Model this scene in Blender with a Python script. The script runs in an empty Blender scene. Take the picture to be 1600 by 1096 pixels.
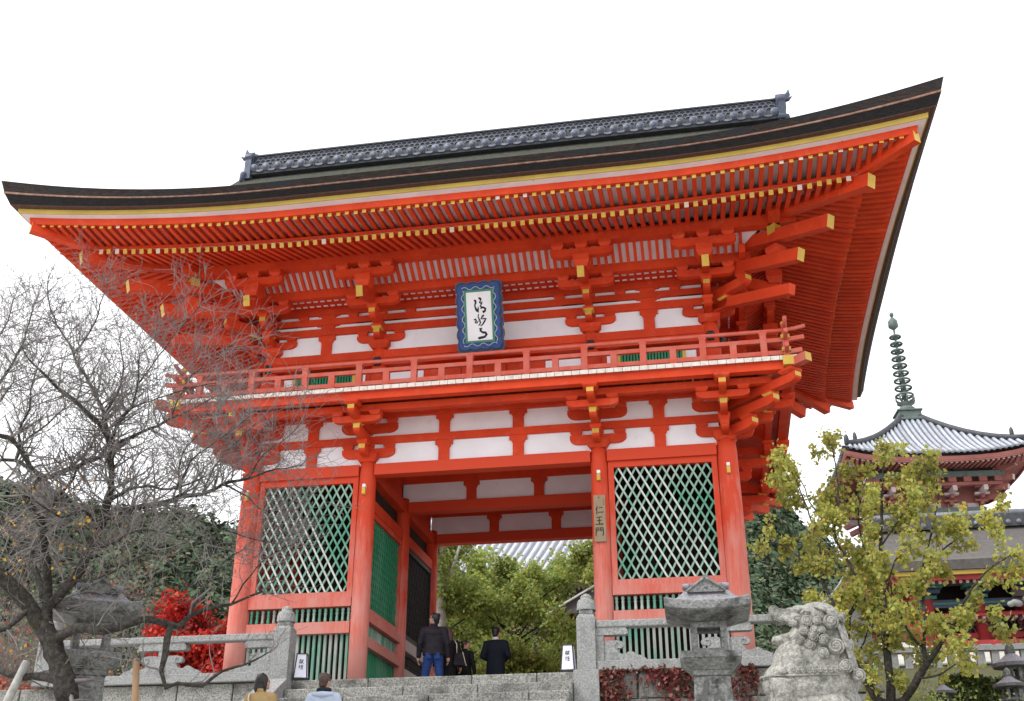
import bpy, math, random
import numpy as np
from mathutils import Vector, Matrix, Euler
R = math.radians
S = bpy.context.scene
COL = S.collection
rng = random.Random(7)

# ------------------------------------------------------------------ camera, sky, sun, exposure
cam_d = bpy.data.cameras.new('camera'); cam = bpy.data.objects.new('camera', cam_d); COL.objects.link(cam)
cam_d.sensor_width = 36.0; cam_d.lens = 39.33; cam_d.clip_start = 0.1; cam_d.clip_end = 3000
CAM = Vector((4.5517, -21.5113, -3.5191)); YAW, PITCH = 0.18, 0.44
cam.location = CAM; cam.rotation_euler = (math.pi/2 + PITCH, 0, YAW)
S.camera = cam

SUN_EL, SUN_AZ = R(54), R(-128)          # azimuth measured from +Y, clockwise: behind the camera, to its left
w = bpy.data.worlds.new('World'); S.world = w; w.use_nodes = True
nt = w.node_tree; nt.nodes.clear()
sky = nt.nodes.new('ShaderNodeTexSky'); sky.sky_type = 'NISHITA'; sky.sun_disc = False
sky.sun_elevation = SUN_EL; sky.sun_rotation = SUN_AZ
sky.air_density = 1.0; sky.dust_density = 5.0; sky.ozone_density = 1.0
hs = nt.nodes.new('ShaderNodeHueSaturation'); hs.inputs['Saturation'].default_value = 0.10
mx = nt.nodes.new('ShaderNodeMix'); mx.data_type = 'RGBA'; mx.inputs['Factor'].default_value = 0.72
mx.inputs['B'].default_value = (9.2, 9.3, 9.6, 1)       # an even white overcast layer in front of the clear sky
bg = nt.nodes.new('ShaderNodeBackground'); bg.inputs['Strength'].default_value = 0.11
wo = nt.nodes.new('ShaderNodeOutputWorld')
nt.links.new(sky.outputs[0], hs.inputs['Color']); nt.links.new(hs.outputs[0], mx.inputs['A'])
nt.links.new(mx.outputs['Result'], bg.inputs['Color']); nt.links.new(bg.outputs[0], wo.inputs['Surface'])

sun_d = bpy.data.lights.new('sun', 'SUN'); sun_d.energy = 1.3; sun_d.angle = R(14); sun_d.color = (1.0, 0.96, 0.9)
sun = bpy.data.objects.new('sun', sun_d); COL.objects.link(sun)
sd = Vector((math.sin(SUN_AZ)*math.cos(SUN_EL), math.cos(SUN_AZ)*math.cos(SUN_EL), math.sin(SUN_EL)))
sun.rotation_euler = sd.to_track_quat('Z', 'Y').to_euler()
S.view_settings.view_transform = 'Standard'; S.view_settings.look = 'None'
S.view_settings.exposure = 0.97; S.view_settings.gamma = 1.0; S.view_settings.use_curve_mapping = False

# ------------------------------------------------------------------ materials
def new_mat(name):
    m = bpy.data.materials.new(name); m.use_nodes = True
    n = m.node_tree.nodes; n.clear()
    o = n.new('ShaderNodeOutputMaterial'); b = n.new('ShaderNodeBsdfPrincipled')
    m.node_tree.links.new(b.outputs[0], o.inputs[0])
    return m, n, m.node_tree.links, b
def ramp(n, stops):
    r = n.new('ShaderNodeValToRGB'); e = r.color_ramp.elements
    while len(e) < len(stops): e.new(0.5)
    for i, (p, c) in enumerate(stops):
        e[i].position = p; e[i].color = (c, c, c, 1) if isinstance(c, (int, float)) else (*c, 1)
    return r
def mat(name, c, c2=None, scale=3.0, rough=0.6, bump=0.0, bscale=40.0, stretch=(1, 1, 1), lo=0.35, hi=0.68, dirt=None, dscale=1.2, dlo=0.55, dhi=0.75, spec=0.4, island=0.0, metal=0.0, detail=5):
    """Base colour c mottled towards c2 by world-space noise, stains of colour dirt, fine relief, per-piece variation."""
    m, n, l, b = new_mat(name)
    b.inputs['Roughness'].default_value = rough; b.inputs['Specular IOR Level'].default_value = spec; b.inputs['Metallic'].default_value = metal
    g = n.new('ShaderNodeNewGeometry'); mp = n.new('ShaderNodeMapping'); mp.inputs['Scale'].default_value = stretch
    l.new(g.outputs['Position'], mp.inputs['Vector'])
    t = n.new('ShaderNodeTexNoise'); t.inputs['Scale'].default_value = scale; t.inputs['Detail'].default_value = detail; t.inputs['Roughness'].default_value = 0.62
    l.new(mp.outputs[0], t.inputs['Vector'])
    r = ramp(n, [(lo, c), (hi, c2 if c2 else tuple(x*0.82 for x in c))]); l.new(t.outputs['Fac'], r.inputs[0])
    out = r.outputs[0]
    if dirt:
        t2 = n.new('ShaderNodeTexNoise'); t2.inputs['Scale'].default_value = dscale; t2.inputs['Detail'].default_value = 7; t2.inputs['Roughness'].default_value = 0.7
        l.new(mp.outputs[0], t2.inputs['Vector'])
        r2 = ramp(n, [(dlo, 0.0), (dhi, 1.0)]); l.new(t2.outputs['Fac'], r2.inputs[0])
        k = n.new('ShaderNodeMix'); k.data_type = 'RGBA'; l.new(r2.outputs[0], k.inputs['Factor']); l.new(out, k.inputs['A']); k.inputs['B'].default_value = (*dirt, 1)
        out = k.outputs['Result']
    if island:
        oi = n.new('ShaderNodeObjectInfo'); ad = n.new('ShaderNodeMath'); ad.operation = 'ADD'; l.new(oi.outputs['Random'], ad.inputs[0]); l.new(g.outputs['Random Per Island'], ad.inputs[1])
        fr = n.new('ShaderNodeMath'); fr.operation = 'FRACT'; l.new(ad.outputs[0], fr.inputs[0])
        mr = n.new('ShaderNodeMapRange'); mr.inputs['To Min'].default_value = 1 - island; mr.inputs['To Max'].default_value = 1 + island; l.new(fr.outputs[0], mr.inputs[0])
        h = n.new('ShaderNodeHueSaturation'); l.new(mr.outputs[0], h.inputs['Value']); l.new(out, h.inputs['Color']); out = h.outputs[0]
    l.new(out, b.inputs['Base Color'])
    if bump:
        tb = n.new('ShaderNodeTexNoise'); tb.inputs['Scale'].default_value = bscale; tb.inputs['Detail'].default_value = 4; l.new(mp.outputs[0], tb.inputs['Vector'])
        bp = n.new('ShaderNodeBump'); bp.inputs['Strength'].default_value = bump; bp.inputs['Distance'].default_value = 0.02; l.new(tb.outputs['Fac'], bp.inputs['Height']); l.new(bp.outputs[0], b.inputs['Normal'])
    return m
def leaf_mat(name, stops, rough=0.55, trans=0.25):
    """Leaf colour picked per leaf."""
    m, n, l, b = new_mat(name); b.inputs['Roughness'].default_value = rough; b.inputs['Specular IOR Level'].default_value = 0.25
    g = n.new('ShaderNodeNewGeometry'); r = ramp(n, stops); l.new(g.outputs['Random Per Island'], r.inputs[0])
    t = n.new('ShaderNodeTexNoise'); t.inputs['Scale'].default_value = 0.9; t.inputs['Detail'].default_value = 3; l.new(g.outputs['Position'], t.inputs['Vector'])
    mr = n.new('ShaderNodeMapRange'); mr.inputs['From Min'].default_value = 0.3; mr.inputs['From Max'].default_value = 0.7; mr.inputs['To Min'].default_value = 0.65; mr.inputs['To Max'].default_value = 1.25; l.new(t.outputs['Fac'], mr.inputs[0])
    h = n.new('ShaderNodeHueSaturation'); l.new(mr.outputs[0], h.inputs['Value']); l.new(r.outputs[0], h.inputs['Color']); l.new(h.outputs[0], b.inputs['Base Color'])
    if trans:
        tr = n.new('ShaderNodeBsdfTranslucent'); l.new(h.outputs[0], tr.inputs['Color'])
        ms = n.new('ShaderNodeMixShader'); ms.inputs[0].default_value = trans
        o = [x for x in n if x.type == 'OUTPUT_MATERIAL'][0]
        l.new(b.outputs[0], ms.inputs[1]); l.new(tr.outputs[0], ms.inputs[2]); l.new(ms.outputs[0], o.inputs[0])
    return m
def faded_paint(name, c, faded, z0, z1, amount):
    """Vermilion paint worn to a chalky pink, most of all on the low weather-beaten part of the timber (streaks run along the grain)."""
    m, n, l, b = new_mat(name); b.inputs['Roughness'].default_value = 0.62; b.inputs['Specular IOR Level'].default_value = 0.3
    g = n.new('ShaderNodeNewGeometry'); sx = n.new('ShaderNodeSeparateXYZ'); l.new(g.outputs['Position'], sx.inputs[0])
    mp = n.new('ShaderNodeMapping'); mp.inputs['Scale'].default_value = (1, 1, 0.12); l.new(g.outputs['Position'], mp.inputs['Vector'])
    t = n.new('ShaderNodeTexNoise'); t.inputs['Scale'].default_value = 16; t.inputs['Detail'].default_value = 6; t.inputs['Roughness'].default_value = 0.7; l.new(mp.outputs[0], t.inputs['Vector'])
    t3 = n.new('ShaderNodeTexNoise'); t3.inputs['Scale'].default_value = 1.6; t3.inputs['Detail'].default_value = 3; l.new(g.outputs['Position'], t3.inputs['Vector'])
    mr = n.new('ShaderNodeMapRange'); mr.inputs['From Min'].default_value = z1; mr.inputs['From Max'].default_value = z0; mr.inputs['To Min'].default_value = -0.42; mr.inputs['To Max'].default_value = amount; l.new(sx.outputs['Z'], mr.inputs[0])
    a = n.new('ShaderNodeMath'); a.operation = 'ADD'; l.new(t.outputs['Fac'], a.inputs[0]); l.new(mr.outputs[0], a.inputs[1])
    a2 = n.new('ShaderNodeMath'); a2.operation = 'MULTIPLY_ADD'; a2.inputs[1].default_value = 0.7; a2.inputs[2].default_value = -0.35; l.new(t3.outputs['Fac'], a2.inputs[0])
    a3 = n.new('ShaderNodeMath'); a3.operation = 'ADD'; l.new(a.outputs[0], a3.inputs[0]); l.new(a2.outputs[0], a3.inputs[1])
    r = ramp(n, [(0.36, c), (0.6, tuple(0.55*x+0.45*y for x, y in zip(c, faded))), (0.95, faded)]); l.new(a3.outputs[0], r.inputs[0]); l.new(r.outputs[0], b.inputs['Base Color'])
    bp = n.new('ShaderNodeBump'); bp.inputs['Strength'].default_value = 0.35; bp.inputs['Distance'].default_value = 0.01; l.new(t.outputs['Fac'], bp.inputs['Height']); l.new(bp.outputs[0], b.inputs['Normal'])
    return m
def slat_paint(name, green, pale, lo, hi):
    return mat(name, green, pale, scale=1.1, rough=0.6, lo=lo, hi=hi, stretch=(1, 1, 0.5), bump=0.2, bscale=60)

VERM = (0.66, 0.060, 0.015)
M = {}
M['verm'] = mat('vermilion_paint', VERM, (0.54, 0.042, 0.012), scale=1.9, rough=0.6, bump=0.3, bscale=26, dirt=(0.60, 0.105, 0.05), dscale=4.5, dlo=0.55, dhi=0.75, spec=0.22, island=0.09)
M['verm_low'] = faded_paint('faded_vermilion_paint', (0.60, 0.055, 0.018), (0.60, 0.25, 0.21), -0.4, 4.6, 0.62)
M['verm_rail'] = mat('sun_bleached_vermilion', (0.56, 0.085, 0.05), (0.55, 0.15, 0.11), scale=4, rough=0.65, bump=0.15, island=0.06)
M['plaster'] = mat('white_plaster', (0.86, 0.86, 0.91), (0.78, 0.78, 0.82), scale=1.6, rough=0.85, spec=0.1, dirt=(0.62, 0.58, 0.57), dscale=3, dlo=0.60, dhi=0.80)
M['soffit'] = mat('lilac_white_soffit_board', (0.74, 0.64, 0.67), (0.64, 0.53, 0.56), scale=2, rough=0.8, dirt=(0.16, 0.13, 0.13), dscale=13, dlo=0.665, dhi=0.70)
M['gold'] = mat('yellow_ochre_paint', (0.62, 0.42, 0.07), (0.55, 0.33, 0.04), scale=5, rough=0.5, island=0.12)
def gold_mat():
    m = mat('yellow_ochre_end_paint', (0.62, 0.42, 0.07), (0.55, 0.33, 0.04), scale=5, rough=0.5); n, l = m.node_tree.nodes, m.node_tree.links
    b = [x for x in n if x.type == 'BSDF_PRINCIPLED'][0]; src = b.inputs['Base Color'].links[0].from_socket
    oi = n.new('ShaderNodeObjectInfo'); r = ramp(n, [(0.86, 0.0), (0.93, 1.0)]); l.new(oi.outputs['Random'], r.inputs[0]); k = n.new('ShaderNodeMix'); k.data_type = 'RGBA'
    l.new(r.outputs[0], k.inputs['Factor']); l.new(src, k.inputs['A']); k.inputs['B'].default_value = (0.62, 0.58, 0.48, 1); l.new(k.outputs['Result'], b.inputs['Base Color']); return m
M['gold_end'] = gold_mat()
M['gilt'] = mat('yellow_eave_board', (0.50, 0.36, 0.07), (0.40, 0.27, 0.05), scale=1.5, rough=0.6)
M['bark'] = mat('cypress_bark_edge', (0.012, 0.010, 0.010), (0.060, 0.040, 0.033), scale=7, rough=0.95, bump=1.0, bscale=24, stretch=(1, 1, 6), lo=0.38, hi=0.72, dirt=(0.022, 0.024, 0.03), dscale=1.1, dlo=0.52, dhi=0.6, detail=9)
M['bark_dark'] = mat('tarred_bark_edge', (0.006, 0.006, 0.007), (0.022, 0.017, 0.016), scale=9, rough=0.9, bump=0.9, bscale=26, stretch=(1, 1, 6), lo=0.38, hi=0.72, detail=9)
M['bark_top'] = mat('mossy_bark_roof', (0.030, 0.031, 0.028), (0.060, 0.066, 0.040), scale=13, rough=0.95, bump=1.0, bscale=40, stretch=(0.6, 1, 1), dirt=(0.016, 0.016, 0.016), dscale=9, dlo=0.5, dhi=0.65, detail=8)
M['bark_grey'] = mat('weathered_grey_bark_roof', (0.115, 0.105, 0.10), (0.075, 0.07, 0.066), scale=6, rough=0.95, bump=0.8, bscale=30)
M['copper'] = mat('copper_strip', (0.14, 0.055, 0.038), (0.30, 0.17, 0.12), scale=9, rough=0.5)
M['brown'] = mat('brown_bark_underlayer', (0.10, 0.042, 0.030), (0.055, 0.026, 0.02), scale=12, rough=0.8, bump=0.3)
M['tile'] = mat('blue_grey_roof_tile', (0.13, 0.14, 0.17), (0.20, 0.21, 0.25), scale=5, rough=0.5, island=0.2, bump=0.2)
M['tile_pale'] = mat('pale_silver_roof_tile', (0.30, 0.32, 0.37), (0.42, 0.44, 0.48), scale=4, rough=0.5, island=0.15)
M['rim'] = mat('ridge_tile_rim', (0.145, 0.16, 0.205), (0.08, 0.09, 0.12), scale=7, rough=0.5, island=0.2)
M['boss'] = mat('ridge_tile_boss', (0.035, 0.045, 0.08), (0.065, 0.075, 0.11), scale=9, rough=0.5, island=0.3)
M['tile_dark'] = mat('dark_roof_tile', (0.035, 0.038, 0.045), (0.06, 0.062, 0.07), scale=5, rough=0.6)
M['tile_white'] = mat('bleached_silver_tile', (0.50, 0.52, 0.56), (0.36, 0.38, 0.42), scale=2, rough=0.5, island=0.12)
M['green'] = slat_paint('green_slat_paint', (0.07, 0.31, 0.20), (0.46, 0.54, 0.47), 0.42, 0.66)
M['pale'] = slat_paint('worn_pale_slat_paint', (0.60, 0.63, 0.60), (0.10, 0.33, 0.22), 0.50, 0.66)
M['green_deep'] = slat_paint('fresh_green_slat_paint', (0.03, 0.27, 0.13), (0.10, 0.34, 0.21), 0.45, 0.7)
M['bar'] = slat_paint('weathered_green_bar_paint', (0.34, 0.36, 0.32), (0.10, 0.30, 0.21), 0.46, 0.60)
M['black_wood'] = mat('blackened_timber', (0.016, 0.015, 0.015), (0.028, 0.026, 0.025), scale=5, rough=0.6, bump=0.2)
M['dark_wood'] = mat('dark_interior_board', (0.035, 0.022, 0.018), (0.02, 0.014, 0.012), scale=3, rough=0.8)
M['grey_wood'] = mat('silver_weathered_timber', (0.48, 0.45, 0.42), (0.36, 0.33, 0.30), scale=7, rough=0.8, stretch=(1, 1, 6))
M['board'] = mat('unpainted_sign_board', (0.34, 0.25, 0.16), (0.25, 0.18, 0.11), scale=8, rough=0.75, stretch=(5, 5, 0.4), bump=0.2)
M['ink'] = mat('black_ink', (0.008, 0.008, 0.009), None, rough=0.6)
M['iron'] = mat('black_iron', (0.02, 0.02, 0.024), (0.04, 0.04, 0.05), scale=20, rough=0.45)
M['metal'] = mat('grey_metal_strap', (0.25, 0.25, 0.25), None, rough=0.5)
M['blue'] = mat('ultramarine_frame_paint', (0.012, 0.045, 0.22), (0.02, 0.075, 0.27), scale=9, rough=0.5)
M['blue_edge'] = mat('slate_blue_frame_edge', (0.035, 0.06, 0.15), (0.07, 0.11, 0.22), scale=9, rough=0.5)
M['jade'] = mat('jade_frame_paint', (0.06, 0.24, 0.15), None, rough=0.5)
M['mint'] = mat('pale_green_scroll_paint', (0.50, 0.60, 0.42), None, rough=0.6)
M['paper'] = mat('white_paper', (0.80, 0.80, 0.90), (0.74, 0.74, 0.86), rough=0.8)
M['granite'] = mat('pale_granite', (0.35, 0.355, 0.35), (0.17, 0.175, 0.175), scale=34, rough=0.85, bump=0.5, bscale=60, dirt=(0.12, 0.125, 0.12), dscale=2.6, dlo=0.53, dhi=0.78, lo=0.36, hi=0.66)
M['step'] = mat('worn_step_stone', (0.36, 0.355, 0.33), (0.11, 0.11, 0.10), scale=36, rough=0.9, bump=0.8, bscale=50, dirt=(0.06, 0.06, 0.055), dscale=1.9, dlo=0.48, dhi=0.70, lo=0.40, hi=0.64, island=0.15, detail=9)
M['lantern'] = mat('lichened_lantern_stone', (0.27, 0.275, 0.27), (0.095, 0.10, 0.095), scale=26, rough=0.9, bump=0.9, bscale=50, dirt=(0.030, 0.032, 0.03), dscale=2.6, dlo=0.46, dhi=0.64, lo=0.36, hi=0.68, detail=9)
M['lantern_roof'] = mat('purple_lichened_roof_stone', (0.17, 0.155, 0.185), (0.30, 0.30, 0.32), scale=24, rough=0.9, bump=0.6, bscale=50, dirt=(0.10, 0.12, 0.09), dscale=4)
M['lion'] = mat('old_guardian_stone', (0.38, 0.37, 0.34), (0.14, 0.14, 0.125), scale=30, rough=0.92, bump=0.9, bscale=55, dirt=(0.045, 0.047, 0.036), dscale=3.4, dlo=0.50, dhi=0.66, lo=0.36, hi=0.68, detail=9)
M['rubble'] = mat('rough_wall_stone', (0.26, 0.255, 0.235), (0.13, 0.13, 0.12), scale=20, rough=0.95, bump=0.8, bscale=30, dirt=(0.06, 0.07, 0.05), dscale=2.5, island=0.2)
M['bark_tree'] = mat('lichened_bark', (0.020, 0.017, 0.015), (0.075, 0.068, 0.058), scale=17, rough=0.95, bump=1.0, bscale=34, dirt=(0.035, 0.036, 0.012), dscale=6, lo=0.42, hi=0.72, detail=8)
M['twig'] = mat('grey_twig_bark', (0.11, 0.099, 0.096), (0.24, 0.22, 0.21), scale=5, rough=0.9)
M['moss'] = mat('mossy_garden_soil', (0.055, 0.065, 0.022), (0.09, 0.08, 0.045), scale=1.4, rough=1.0, bump=0.8, bscale=14, dirt=(0.05, 0.045, 0.03), dscale=3)
M['pale_trunk'] = mat('silver_tree_bark', (0.42, 0.42, 0.40), (0.26, 0.26, 0.24), scale=9, rough=0.9, bump=0.4)
M['pole'] = mat('peeled_wooden_prop', (0.33, 0.21, 0.12), (0.24, 0.14, 0.08), scale=9, rough=0.8, stretch=(1, 1, 0.2))
M['pagoda_red'] = mat('dusty_pagoda_vermilion', (0.30, 0.105, 0.088), (0.22, 0.075, 0.066), scale=1.0, rough=0.7)
M['bronze'] = mat('verdigris_bronze', (0.075, 0.105, 0.098), (0.13, 0.16, 0.145), scale=4, rough=0.6, dirt=(0.04, 0.045, 0.045), dscale=2)
M['crimson'] = mat('crimson_gate_paint', (0.40, 0.030, 0.035), (0.30, 0.022, 0.028), scale=2, rough=0.6)
M['ground'] = mat('pale_paving', (0.56, 0.55, 0.52), (0.48, 0.47, 0.44), scale=3, rough=0.95, bump=0.3)
M['earth'] = mat('pale_raked_gravel', (0.50, 0.48, 0.44), (0.40, 0.38, 0.34), scale=2, rough=1.0, bump=0.5, bscale=12)
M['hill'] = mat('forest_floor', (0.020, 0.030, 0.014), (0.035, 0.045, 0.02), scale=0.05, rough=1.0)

# ------------------------------------------------------------------ mesh helpers
class MB:
    """Collects shapes; build() links them as ONE mesh object."""
    def __init__(s): s.v = []; s.f = []; s.m = []; s.sm = []
    def add(s, vs, fs, mi=0, smooth=False):
        o = len(s.v); s.v.extend([tuple(x) for x in vs])
        for i, f in enumerate(fs):
            s.f.append([o+k for k in f]); s.m.append(mi[i] if isinstance(mi, (list, tuple)) else mi); s.sm.append(smooth)
        return s
    def hexa(s, p, mi=0):                      # p: 4 bottom (ccw) + 4 top; faces: bottom, top, side 01, 12, 23, 30
        return s.add(p, [(3, 2, 1, 0), (4, 5, 6, 7), (0, 1, 5, 4), (1, 2, 6, 5), (2, 3, 7, 6), (3, 0, 4, 7)], mi)
    def box(s, x0, x1, y0, y1, z0, z1, mi=0):
        return s.hexa([(x0, y0, z0), (x1, y0, z0), (x1, y1, z0), (x0, y1, z0), (x0, y0, z1), (x1, y0, z1), (x1, y1, z1), (x0, y1, z1)], mi)
    def frus(s, cx, cy, z0, z1, a0, b0, a1, b1, mi=0):     # tapered block, half sizes a,b
        return s.hexa([(cx-a0, cy-b0, z0), (cx+a0, cy-b0, z0), (cx+a0, cy+b0, z0), (cx-a0, cy+b0, z0), (cx-a1, cy-b1, z1), (cx+a1, cy-b1, z1), (cx+a1, cy+b1, z1), (cx-a1, cy+b1, z1)], mi)
    def beam(s, a, b, wd, h, up=(0, 0, 1), mi=0, end=None):  # box from a to b, a/b at the centre of its section; end = material of the far end
        a, b = Vector(a), Vector(b); d = (b-a).normalized(); x = d.cross(Vector(up)).normalized(); z = x.cross(d).normalized()
        q = [a-x*wd/2-z*h/2, a+x*wd/2-z*h/2, b+x*wd/2-z*h/2, b-x*wd/2-z*h/2, a-x*wd/2+z*h/2, a+x*wd/2+z*h/2, b+x*wd/2+z*h/2, b-x*wd/2+z*h/2]
        return s.hexa(q, mi if end is None else [mi, mi, mi, mi, end, mi])
    def prism(s, prof, fn, d0, d1, mi=0, caps=None):       # prof: 2D polygon, fn(u,v,d)->xyz
        n = len(prof); vs = [fn(u, v, d0) for u, v in prof]+[fn(u, v, d1) for u, v in prof]
        fs = [(i, (i+1) % n, n+(i+1) % n, n+i) for i in range(n)]; ms = [mi if not isinstance(mi, dict) else mi.get(i, 0) for i in range(n)]
        c = 0 if isinstance(mi, dict) else mi
        fs += [tuple(range(n-1, -1, -1)), tuple(range(n, 2*n))]; ms += [c, c] if caps is None else [caps, caps]
        return s.add(vs, fs, ms)
    def tube(s, pts, rad, n=6, mi=0, cap=True, smooth=True):
        pts = [Vector(p) for p in pts]; k = len(pts)
        if not hasattr(rad, '__len__'): rad = [rad]*k
        vs = []; ref = None
        for i, p in enumerate(pts):
            d = (pts[min(i+1, k-1)]-pts[max(i-1, 0)])
            d = d.normalized() if d.length > 1e-9 else Vector((0, 0, 1))
            if ref is None: ref = d.orthogonal().normalized()
            else:
                ref = ref-d*ref.dot(d); ref = ref.normalized() if ref.length > 1e-6 else d.orthogonal().normalized()
            t = d.cross(ref)
            for j in range(n):
                a = 2*math.pi*j/n; vs.append(p+(ref*math.cos(a)+t*math.sin(a))*rad[i])
        fs = [(i*n+j, i*n+(j+1) % n, (i+1)*n+(j+1) % n, (i+1)*n+j) for i in range(k-1) for j in range(n)]
        if cap: fs += [tuple(range(n-1, -1, -1)), tuple(range((k-1)*n, k*n))]
        return s.add(vs, fs, mi, smooth)
    def lathe(s, prof, n=16, c=(0, 0, 0), mi=0, smooth=True, phase=0.0):   # prof: (r, z)
        vs = []
        for r, z in prof:
            for j in range(n):
                a = 2*math.pi*(j+phase)/n; vs.append((c[0]+r*math.cos(a), c[1]+r*math.sin(a), c[2]+z))
        k = len(prof)
        fs = [(i*n+j, i*n+(j+1) % n, (i+1)*n+(j+1) % n, (i+1)*n+j) for i in range(k-1) for j in range(n)]
        fs += [tuple(range(n-1, -1, -1)), tuple(range((k-1)*n, k*n))]
        return s.add(vs, fs, mi, smooth)
    def ell(s, c, r, rot=None, n=10, k=7, mi=0):
        vs = []; rm = Euler(rot).to_matrix() if rot else None
        for i in range(k+1):
            t = math.pi*i/k
            for j in range(n):
                a = 2*math.pi*j/n; p = Vector((r[0]*math.sin(t)*math.cos(a), r[1]*math.sin(t)*math.sin(a), r[2]*math.cos(t)))
                if rm: p = rm @ p
                vs.append(p+Vector(c))
        fs = [(i*n+j, (i+1)*n+j, (i+1)*n+(j+1) % n, i*n+(j+1) % n) for i in range(k) for j in range(n)]
        return s.add(vs, fs, mi, True)
    def tf(s, mtx):                            # transformed copy
        o = MB(); o.v = [tuple(mtx @ Vector(p)) for p in s.v]; o.f = s.f; o.m = s.m; o.sm = s.sm; return o
    def join(s, o): return s.add_raw(o)
    def add_raw(s, o):
        k = len(s.v); s.v.extend(o.v); s.f.extend([[i+k for i in f] for f in o.f]); s.m.extend(o.m); s.sm.extend(o.sm); return s

W0 = {}                                        # world position in which a parent's children are written
def link(name, me, parent=None):
    o = bpy.data.objects.new(name, me); COL.objects.link(o)
    if parent is not None: o.parent = parent
    return o
def mesh_of(name, mb, mats, off=(0, 0, 0)):
    me = bpy.data.meshes.new(name); ox, oy, oz = off
    me.from_pydata([(x-ox, y-oy, z-oz) for x, y, z in mb.v], [], mb.f)
    for m in (mats if isinstance(mats, (list, tuple)) else [mats]): me.materials.append(m)
    me.polygons.foreach_set('material_index', mb.m); me.polygons.foreach_set('use_smooth', mb.sm); me.update()
    return me
def ob(name, mb, mats, parent=None, origin=None, label=None):
    """One mesh object; mb is written in the same space as the parent's children (W0) and gets its own origin at its middle."""
    a = np.array(mb.v); c = Vector((a.min(0)+a.max(0))/2) if origin is None else Vector(origin)
    o = link(name, mesh_of(name, mb, mats, c), parent)
    pw = W0.get(parent.name, Vector((0, 0, 0))) if parent is not None else Vector((0, 0, 0))
    o.location = c-pw; W0[o.name] = c
    if label: o['label'] = label
    return o
def inst(name, me, parent, loc, rotz=0.0, rot=None, scale=None):   # another user of a mesh
    o = link(name, me, parent); pw = W0.get(parent.name, Vector((0, 0, 0))) if parent is not None else Vector((0, 0, 0))
    o.location = Vector(loc)-pw; W0[o.name] = Vector(loc); o.rotation_euler = rot if rot else (0, 0, rotz)
    if scale: o.scale = scale
    return o
def tag(o, label=None, cat=None, group=None, kind=None):
    for k, v in (('label', label), ('category', cat), ('group', group), ('kind', kind)):
        if v: o[k] = v
    return o
def thing(name, label, cat, loc=(0, 0, 0), group=None):
    o = bpy.data.objects.new(name, None); COL.objects.link(o); o.location = loc; o.empty_display_size = 0.2
    W0[o.name] = Vector(loc); return tag(o, label, cat, group)
def place(o, loc, rotz=0.0, scale=1.0):        # a finished thing written round its own base at the world origin
    o.location = loc; o.rotation_euler = (0, 0, rotz); o.scale = (scale,)*3; return o
def copy_tree(o, parent=None):
    c = o.copy(); COL.objects.link(c); c.parent = parent
    for ch in list(o.children): copy_tree(ch, c)
    return c
def bevel(o, wd=0.012, seg=2, ang=35):
    b = o.modifiers.new('bevel', 'BEVEL'); b.width = wd; b.segments = seg; b.limit_method = 'ANGLE'; b.angle_limit = R(ang); return o
def remesh(o, vox, smooth=4, disp=None):
    r = o.modifiers.new('remesh', 'REMESH'); r.mode = 'VOXEL'; r.voxel_size = vox; r.use_smooth_shade = True
    if smooth: s = o.modifiers.new('smooth', 'SMOOTH'); s.factor = 0.5; s.iterations = smooth
    return o
def np_mesh(name, V, F, mats, mi=None, smooth=False):
    me = bpy.data.meshes.new(name); V = np.asarray(V, np.float32); F = np.asarray(F, np.int32); k = F.shape[1]
    me.vertices.add(len(V)); me.vertices.foreach_set('co', V.ravel())
    me.loops.add(F.size); me.loops.foreach_set('vertex_index', F.ravel())
    me.polygons.add(len(F)); me.polygons.foreach_set('loop_start', np.arange(0, F.size, k, dtype=np.int32))
    for m in (mats if isinstance(mats, (list, tuple)) else [mats]): me.materials.append(m)
    if mi is not None: me.polygons.foreach_set('material_index', np.asarray(mi, np.int32))
    if smooth: me.polygons.foreach_set('use_smooth', np.ones(len(F), bool))
    me.update(calc_edges=True); return me
def leaves(P, size, seed, aspect=0.75, fold=0.25, droop=0.0):
    """P: leaf positions (n,3); each leaf is a folded pair of faces -> V, F."""
    r = np.random.default_rng(seed); n = len(P)
    d = r.normal(size=(n, 3)); d[:, 2] -= droop; d /= np.linalg.norm(d, axis=1)[:, None]
    e = r.normal(size=(n, 3)); e -= (e*d).sum(1)[:, None]*d; e /= np.linalg.norm(e, axis=1)[:, None]
    nn = np.cross(d, e); sz = size*r.uniform(0.65, 1.3, n)[:, None]
    a = P; b = P+d*sz
    m = (a+b)/2
    l = m+e*sz*aspect/2+nn*sz*fold*0.5; q = m-e*sz*aspect/2+nn*sz*fold*0.5
    V = np.stack([a, l, b, q], 1).reshape(-1, 3)
    i = np.arange(n)[:, None]*4
    F = np.concatenate([i+np.array([[0, 1, 2]]), i+np.array([[0, 2, 3]])], 1).reshape(-1, 3)
    return V, F
def ray(u, v):                                 # only used to measure where a traced place stands
    f = 39.33/36*1600
    return cam.matrix_basis.to_3x3() @ Vector(((u-800)/f, -(v-548)/f, -1))
def at(u, v, y):
    d = ray(u, v); return CAM+d*((y-CAM.y)/d.y)

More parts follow.
